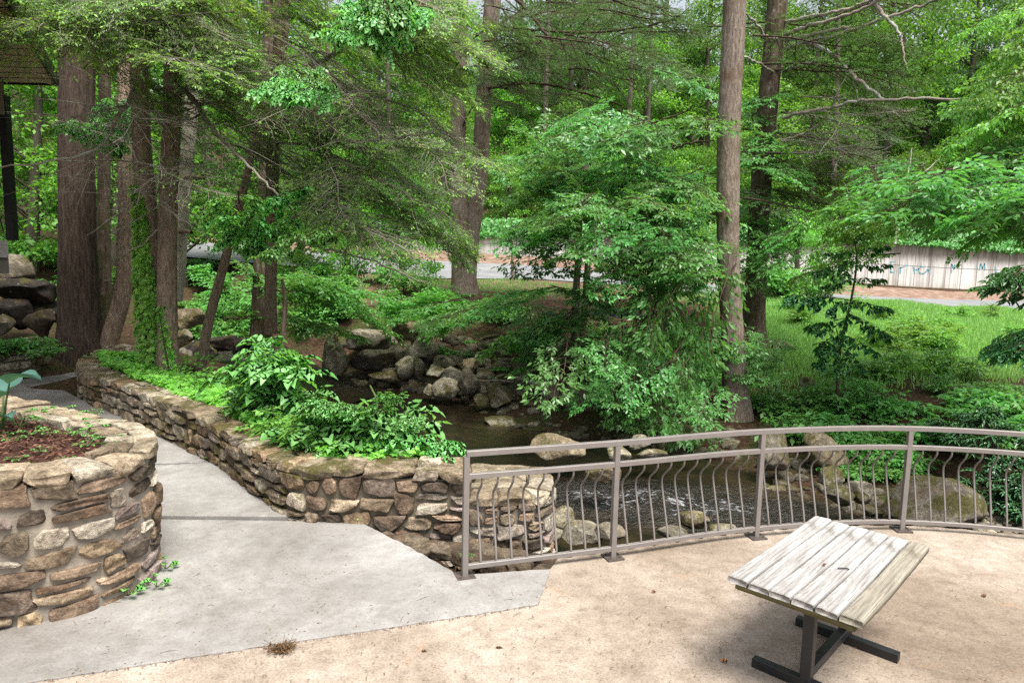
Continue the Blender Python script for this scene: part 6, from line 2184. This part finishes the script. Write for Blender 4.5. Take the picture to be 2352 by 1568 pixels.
def hosta_leaf(g, base, direction, L, W, droop, stalk, att):
    u, v = HX_[:, 0], HX_[:, 1]
    wid = W * np.clip(np.sin(np.clip(u * 1.02 + .02, 0, 1) ** .62 * PI), 0, 1) ** .8
    D = Vector(direction).normalized()
    S = Vector((0, 0, 1)).cross(D).normalized()
    Nn = D.cross(S)
    z = .10 * L * np.sin(u * PI) - droop * L * u ** 2 + (np.abs(v) * 2) ** 1.6 * W * .22 + .006 * np.sin(np.abs(v) * 46) * np.sin(u * PI)
    o = np.array(base)
    V = o + (L * u)[:, None] * np.array(D) + (wid * v)[:, None] * np.array(S) + z[:, None] * np.array(Nn)
    i = np.arange(117).reshape(13, 9)
    g.add(V, np.stack([i[:-1, :-1], i[:-1, 1:], i[1:, 1:], i[1:, :-1]], -1).reshape(-1, 4), 0, att)
    tubes(g, np.array([[stalk, (np.array(stalk) * .45 + o * .55 + [0, 0, .03]), o]]), .011, .006, 7, 1, .8)


hp = onz(4, 988, 1.03)
g = Geo()
for (dx, dy, L, W, dr, h) in [(.35, -.05, .30, .24, .3, .40), (.05, -.3, .30, .25, .3, .26), (.28, -.25, .26, .17, .35, .12), (-.3, -.1, .3, .24, .4, .28), (-.1, .3, .3, .24, .3, .3), (-.25, -.3, .26, .2, .5, .2)]:
    d = Vector((dx, dy, .15))
    b = Vector((dx, dy, 0)).normalized() * .10
    hosta_leaf(g, (b.x, b.y, h), d, L, W, dr, (b.x * .1, b.y * .1, 0), .5)
o = g.build("hosta", [M["hosta"], M["stem"]])
o.location = hp
tag(o, "big blue green hosta with broad cupped leaves at the planter's left", "hosta")


def small_plant(seed, n, L, W, h, spread, tpl=L8):
    r = np.random.default_rng(seed)
    g = Geo()
    a = np.linspace(0, 2 * PI, n, endpoint=False) + r.uniform(0, .5, n)
    p = np.stack([np.cos(a) * spread * .5, np.sin(a) * spread * .5, np.full(n, h) * r.uniform(.5, 1.1, n)], 1)
    s = np.linspace(0, 1, 4)[None, :, None]
    tubes(g, p[:, None] * s, .004, .003, 4, 1)
    D = np.stack([np.cos(a), np.sin(a), r.uniform(-.1, .3, n)], 1)
    N = np.stack([r.normal(0, .2, n), r.normal(0, .2, n), np.ones(n)], 1)
    leaves(g, p, D, N, L * r.uniform(.7, 1.2, n), W * r.uniform(.8, 1.1, n), tpl, 0, r.uniform(0, 1, n))
    return g.mesh("seedling", [M["seedling"], M["stem"]])


PM_ = [small_plant(600, 7, .10, .065, .09, .12), small_plant(601, 6, .05, .034, .03, .07), small_plant(602, 5, .055, .035, .04, .06), small_plant(603, 8, .045, .028, .03, .09)]
PLB = [("heart leaved hosta seedling in the mulch beside the big hosta", 45, 985, 0, 1.25), ("small leafy weed at the front left corner of the mulch", 40, 1057, 3, .9), ("tiny yellow green weed low in the mulch near the front rim", 68, 1068, 1, .5),
       ("strappy weed sprouting in the middle of the mulch", 95, 1040, 2, .9), ("small weed at the mulch's front edge", 150, 1058, 3, .8), ("lone stem with two leaves toward the mulch's right", 250, 1026, 2, .8)]
for lb, px, py, i_, s in PLB:
    o = link("seedling", PM_[i_])
    o.location = onz(px, py, 1.0)
    o.scale = (s, s, s)
    o.rotation_euler = (0, 0, px)
    tag(o, lb, "seedling")
for k, (px, py) in enumerate([(100, 950), (118, 955), (142, 946), (160, 955), (180, 958), (210, 952), (205, 978), (222, 990), (235, 1005), (170, 1000), (190, 1005), (230, 980), (255, 1012), (12, 1008), (30, 1012), (75, 1000), (110, 1002), (200, 1025), (245, 1003), (88, 955)]):
    o = link("seedling", PM_[1 + k % 3])
    o.location = onz(px, py, 1.005)
    s = random.Random(k).uniform(1.0, 1.5)
    o.scale = (s, s, s)
    o.rotation_euler = (0, 0, k * 1.3)
    tag(o, "tiny round leaved seedling poking through the red mulch", "seedling", "seedlings in the mulch")
# weeds at the planter's foot
for lb, px, py, s in [("jagged leaved weed growing at the planter's foot", 305, 1372, .95), ("small weed in the crack right of the planter's foot weed", 372, 1352, .8), ("tuft of weed at the planter's right side, higher up", 392, 1310, .8), ("little weed at the garden wall's foot by the slab joint", 490, 1060, .6), ("small weed behind the first railing post", 1085, 1285, .5)]:
    o = link("weed", PM_[0])
    p = onz(px, py, .01)
    o.location = p + Vector((-.05, .03, 0))
    o.scale = (s * .9, s * .9, s * .9)
    tag(o, lb, "weed")

# ------------------------------------------------------------------ the wood behind


def crown_mesh(seed, h, rad, base, nclump, per, leaf, m, flat=.45, name="crown", hole=.25):
    r = np.random.default_rng(seed)
    g = Geo()
    u = r.uniform(0, 1, nclump)
    a = r.uniform(0, 2 * PI, nclump)
    prof = np.sin(np.clip(.12 + .86 * u, 0, 1) * PI) ** .7
    R = rad * prof * np.sqrt(r.uniform(.12, 1, nclump)) * r.uniform(.75, 1.2, nclump)
    c = np.stack([np.cos(a) * R, np.sin(a) * R, base + (h - base) * u], 1)
    cr = rad * r.uniform(.16, .34, nclump)
    n = nclump * per
    ci = np.repeat(np.arange(nclump), per)
    q = r.normal(0, 1, (n, 3))
    q = q / np.linalg.norm(q, axis=1, keepdims=True) * (r.uniform(0, 1, n) ** .45)[:, None]
    q[:, 2] *= flat
    P = c[ci] + q * cr[ci][:, None]
    D = q * [1, 1, .3] + r.normal(0, .5, (n, 3)) + [0, 0, -.25]
    N = r.normal(0, .5, (n, 3)) + [0, 0, 1]
    sz = leaf * r.uniform(.6, 1.25, n)
    leaves(g, P, D, N, sz, sz * .6, L1, 0, np.clip(r.normal(.45, .2, nclump)[ci] + r.normal(0, .15, n), 0, 1))
    return g.mesh(name, [M[m]]), c, cr


def wood_trunk(seed, h, r0, c, base):
    r = np.random.default_rng(seed)
    g = Geo()
    s = np.linspace(0, 1, 10)
    C = np.stack([.25 * np.sin(s * 3 + seed), .25 * np.sin(s * 2.3 + 2 * seed), h * .95 * s], 1)
    tubes(g, C[None] - C[0], r0, r0 * .2, 9)
    k = min(26, len(c))
    idx_ = r.choice(len(c), k, replace=False)
    L = []
    for i_ in idx_:
        e = c[i_]
        z0 = max(e[2] - np.hypot(e[0], e[1]) * .55, base * .5)
        t = min(z0 / (h * .95), .97)
        b = np.array([np.interp(t, s, C[:, q] - C[0, q]) for q in range(3)])
        mid = b * .5 + e * .5 + [0, 0, .2]
        L.append([b, b * .75 + mid * .25, mid, mid * .4 + e * .6, e])
    tubes(g, np.array(L), r0 * .22, r0 * .05, 5)
    return g.mesh("trunk", [M["bark_far"]])


WOOD = []
for sd, h, rad, base, nc, per, lf, m, fl in [(700, 15, 3.8, 3.5, 150, 105, .21, "far_leaf", .5), (701, 12, 3.4, 2.0, 140, 105, .20, "far_leaf", .5), (702, 18, 4.2, 6.0, 160, 100, .22, "far_leaf", .45), (703, 9, 2.8, .8, 120, 100, .17, "far_leaf", .5),
                                         (704, 17, 3.2, 2.5, 190, 100, .15, "far_needle", .22), (705, 14, 2.8, 1.5, 170, 100, .14, "far_needle", .22), (706, 5, 2.3, .2, 100, 110, .14, "far_leaf", .55)]:
    cm, c, cr = crown_mesh(sd, h, rad, base, nc, per, lf, m, fl)
    WOOD.append((cm, wood_trunk(sd, h, .16 + h * .008, c, base)))
WL = [("wood_tree", "leafy tree of the wood on the slope behind the concrete wall", "trees of the wood behind the wall"), ("wood_hemlock", "dark hemlock of the wood on the slope behind the concrete wall", "hemlocks of the wood behind the wall"),
      ("wood_tree", "leafy tree in the wood on the left slope, behind the big trunks", "trees of the left slope"), ("wood_bush", "rounded leafy bush above the concrete wall", "bushes above the concrete wall"),
      ("wood_hemlock", "dark hemlock in the wood on the left slope, behind the big trunks", "hemlocks of the left slope")]


def wood(kind, x, y, s, rz, lab, sxy=1.0):
    nm, lb, gr = WL[lab]
    t = thing(nm, lb, "tree" if nm != "wood_bush" else "bush", (x, y, gz(x, y) - .1), rz, gr)
    t.scale = (s * sxy, s * sxy, s)
    link("crown", WOOD[kind][0], t)
    link("trunk", WOOD[kind][1], t)
    return t


rr = random.Random(77)
# a belt right behind the wall, then deeper rows up the slope
cnt = 0
for row, (d, step) in enumerate([(43.5, 3.6), (47, 4.2), (52, 4.8), (58, 5.4), (66, 6.4), (77, 7.6), (92, 9.5), (112, 12)]):
    px = 640.0
    while px < 2560:
        dd = d * rr.uniform(.97, 1.05)
        p = at(px, 600, dd)
        if row < 2:
            k = rr.choice([6, 6, 3, 6, 3])
            lab = 3 if k == 6 else 0
        else:
            k = rr.choice([0, 1, 2, 3, 4, 5, 0, 1])
            lab = 1 if k in (4, 5) else 0
        if rr.random() < .90:
            wood(k, p.x, p.y, rr.uniform(.8, 1.15), rr.uniform(0, 6.28), lab)
            cnt += 1
        px += step * F / d * rr.uniform(.8, 1.25)
for row, (d, step) in enumerate([(24, 3.2), (29, 3.6), (35, 4.4), (43, 5.2), (53, 6.4), (66, 8), (84, 10)]):
    px = -160.0
    while px < 640:
        dd = d * rr.uniform(.96, 1.05)
        p = at(px, 600, dd)
        if row < 2 and -160 < px < 640 and abs(p.x + 9.5 * (d / 24)) < 3 and row == 0:
            px += step * F / d
            continue
        k = rr.choice([0, 1, 3, 6, 2, 5, 4]) if row > 0 else rr.choice([6, 3])
        if 31 < dd < 41:
            px += step * F / d
            continue
        wood(k, p.x, p.y, rr.uniform(.75, 1.1), rr.uniform(0, 6.28), 4 if k in (4, 5) else 2)
        px += step * F / d * rr.uniform(.8, 1.25)
for (px, d, k, s) in [(2020, 47, 2, 1.25), (2100, 52, 0, 1.5), (2190, 50, 4, 1.3), (2280, 55, 2, 1.5), (2350, 49, 5, 1.4), (1950, 58, 4, 1.5), (2430, 56, 0, 1.5), (1880, 62, 2, 1.5), (2240, 66, 4, 1.6), (1760, 60, 5, 1.5), (1500, 58, 4, 1.5), (1320, 62, 2, 1.5), (1180, 56, 4, 1.4)]:
    p = at(px, 600, d)
    wood(k, p.x, p.y, s, px, 1 if k in (4, 5) else 0, .8)
# a few between bank and road, in the middle, that close the gap over the road
for (px, d, k, s) in [(1560, 30, 3, .55), (930, 25.5, 6, .75), (800, 25, 3, .6), (690, 27, 6, .9), (1840, 31, 6, .8)]:
    p = at(px, 600, d)
    t = wood(k, p.x, p.y, s, px, 0)
    t["label"] = {1560: "small leafy tree at the road's edge behind the understory trees", 930: "bush at the roadside left of the twin stemmed tree", 800: "small leafy tree at the roadside, over the bank shrubs", 690: "bush at the roadside right of the dark hidden trunk", 1840: "bush before the concrete wall right of the mossy dark trunk"}[px]
    del t["group"]
# slim bare trunks deeper in the wood
for k, (px, d, w) in enumerate([(1420, 44, 14), (1460, 46, 12), (1880, 45, 16), (1850, 50, 14), (1600, 55, 14), (1755, 48, 12), (2020, 47, 12), (880, 44, 12), (760, 46, 16), (540, 44, 14), (1250, 50, 16), (1330, 60, 14), (1950, 55, 12), (1980, 52, 10), (2120, 60, 12), (480, 42, 16), (450, 44, 22), (500, 41, 18)]):
    p = on_ground(px, d)
    t = thing("bare_trunk", "slim dark trunk rising in the wood", "tree", p, 0, "slim trunks in the wood")
    g = Geo()
    s = np.linspace(0, 1, 9)
    tubes(g, np.stack([.3 * np.sin(s * 2 + k), .3 * np.sin(s * 2.5 + 2 * k), 17 * s - .3], 1)[None], w * d / F / 2, w * d / F / 5, 10)
    g.build("trunk", M["bark_far"], t)
# pale dead snag
t = thing("dead_tree", "pale bleached dead branches standing in the wood, right of the lichen limbs", "dead tree", on_ground(2060, 26))
for PTS, a, b in [([(2055, 560, 30), (2060, 470, 30), (2085, 400, 30), (2095, 340, 30)], .06, .02), ([(2075, 430, 30), (2050, 400, 30), (2058, 370, 30)], .04, .015), ([(2080, 420, 30), (2130, 390, 30), (2160, 360, 30)], .035, .01), ([(2060, 480, 30), (2020, 450, 30)], .03, .01), ([(2066, 460, 30), (2120, 470, 30)], .03, .01)]:
    limb(t, PTS, a, b, "bark_pale")

# ------------------------------------------------------------------ light
w = bpy.data.worlds.new("World")
SC.world = w
w.use_nodes = True
nt = w.node_tree
nt.nodes.clear()
out = nt.nodes.new("ShaderNodeOutputWorld")
bg = nt.nodes.new("ShaderNodeBackground")
sky = nt.nodes.new("ShaderNodeTexSky")
sky.sky_type = "NISHITA"
sky.sun_disc = False
SUN_EL, SUN_AZ = math.radians(64), math.radians(150)
sky.sun_elevation = SUN_EL
sky.sun_rotation = SUN_AZ
sky.dust_density = 4.0
sky.air_density = 1.0
sky.ozone_density = 1.0
hs = nt.nodes.new("ShaderNodeHueSaturation")
hs.inputs["Saturation"].default_value = .35
bg.inputs[1].default_value = .105
nt.links.new(sky.outputs[0], hs.inputs["Color"])
nt.links.new(hs.outputs[0], bg.inputs[0])
nt.links.new(bg.outputs[0], out.inputs[0])
sd = bpy.data.lights.new("sun", "SUN")
sd.energy = 2.8
sd.angle = math.radians(26)
sd.color = (1, .95, .87)
so = bpy.data.objects.new("sun", sd)
COL.objects.link(so)
dv = Vector((math.sin(SUN_AZ) * math.cos(SUN_EL), math.cos(SUN_AZ) * math.cos(SUN_EL), math.sin(SUN_EL)))
so.rotation_euler = dv.to_track_quat("Z", "Y").to_euler()

SC.view_settings.view_transform = "Standard"
SC.view_settings.look = "None"
SC.view_settings.gamma = 1.0
SC.view_settings.use_curve_mapping = False
SC.view_settings.exposure = 1.25
SC.render.engine = "CYCLES"
cy = SC.cycles
cy.max_bounces = 6
cy.diffuse_bounces = 2
cy.glossy_bounces = 2
cy.transmission_bounces = 3
cy.transparent_max_bounces = 4
cy.caustics_reflective = False
cy.caustics_refractive = False
cy.use_denoising = False
cy.sample_clamp_indirect = 2
cy.sample_clamp_direct = 4
cy.blur_glossy = 1.0
cy.use_adaptive_sampling = False
bpy.context.view_layer.update()
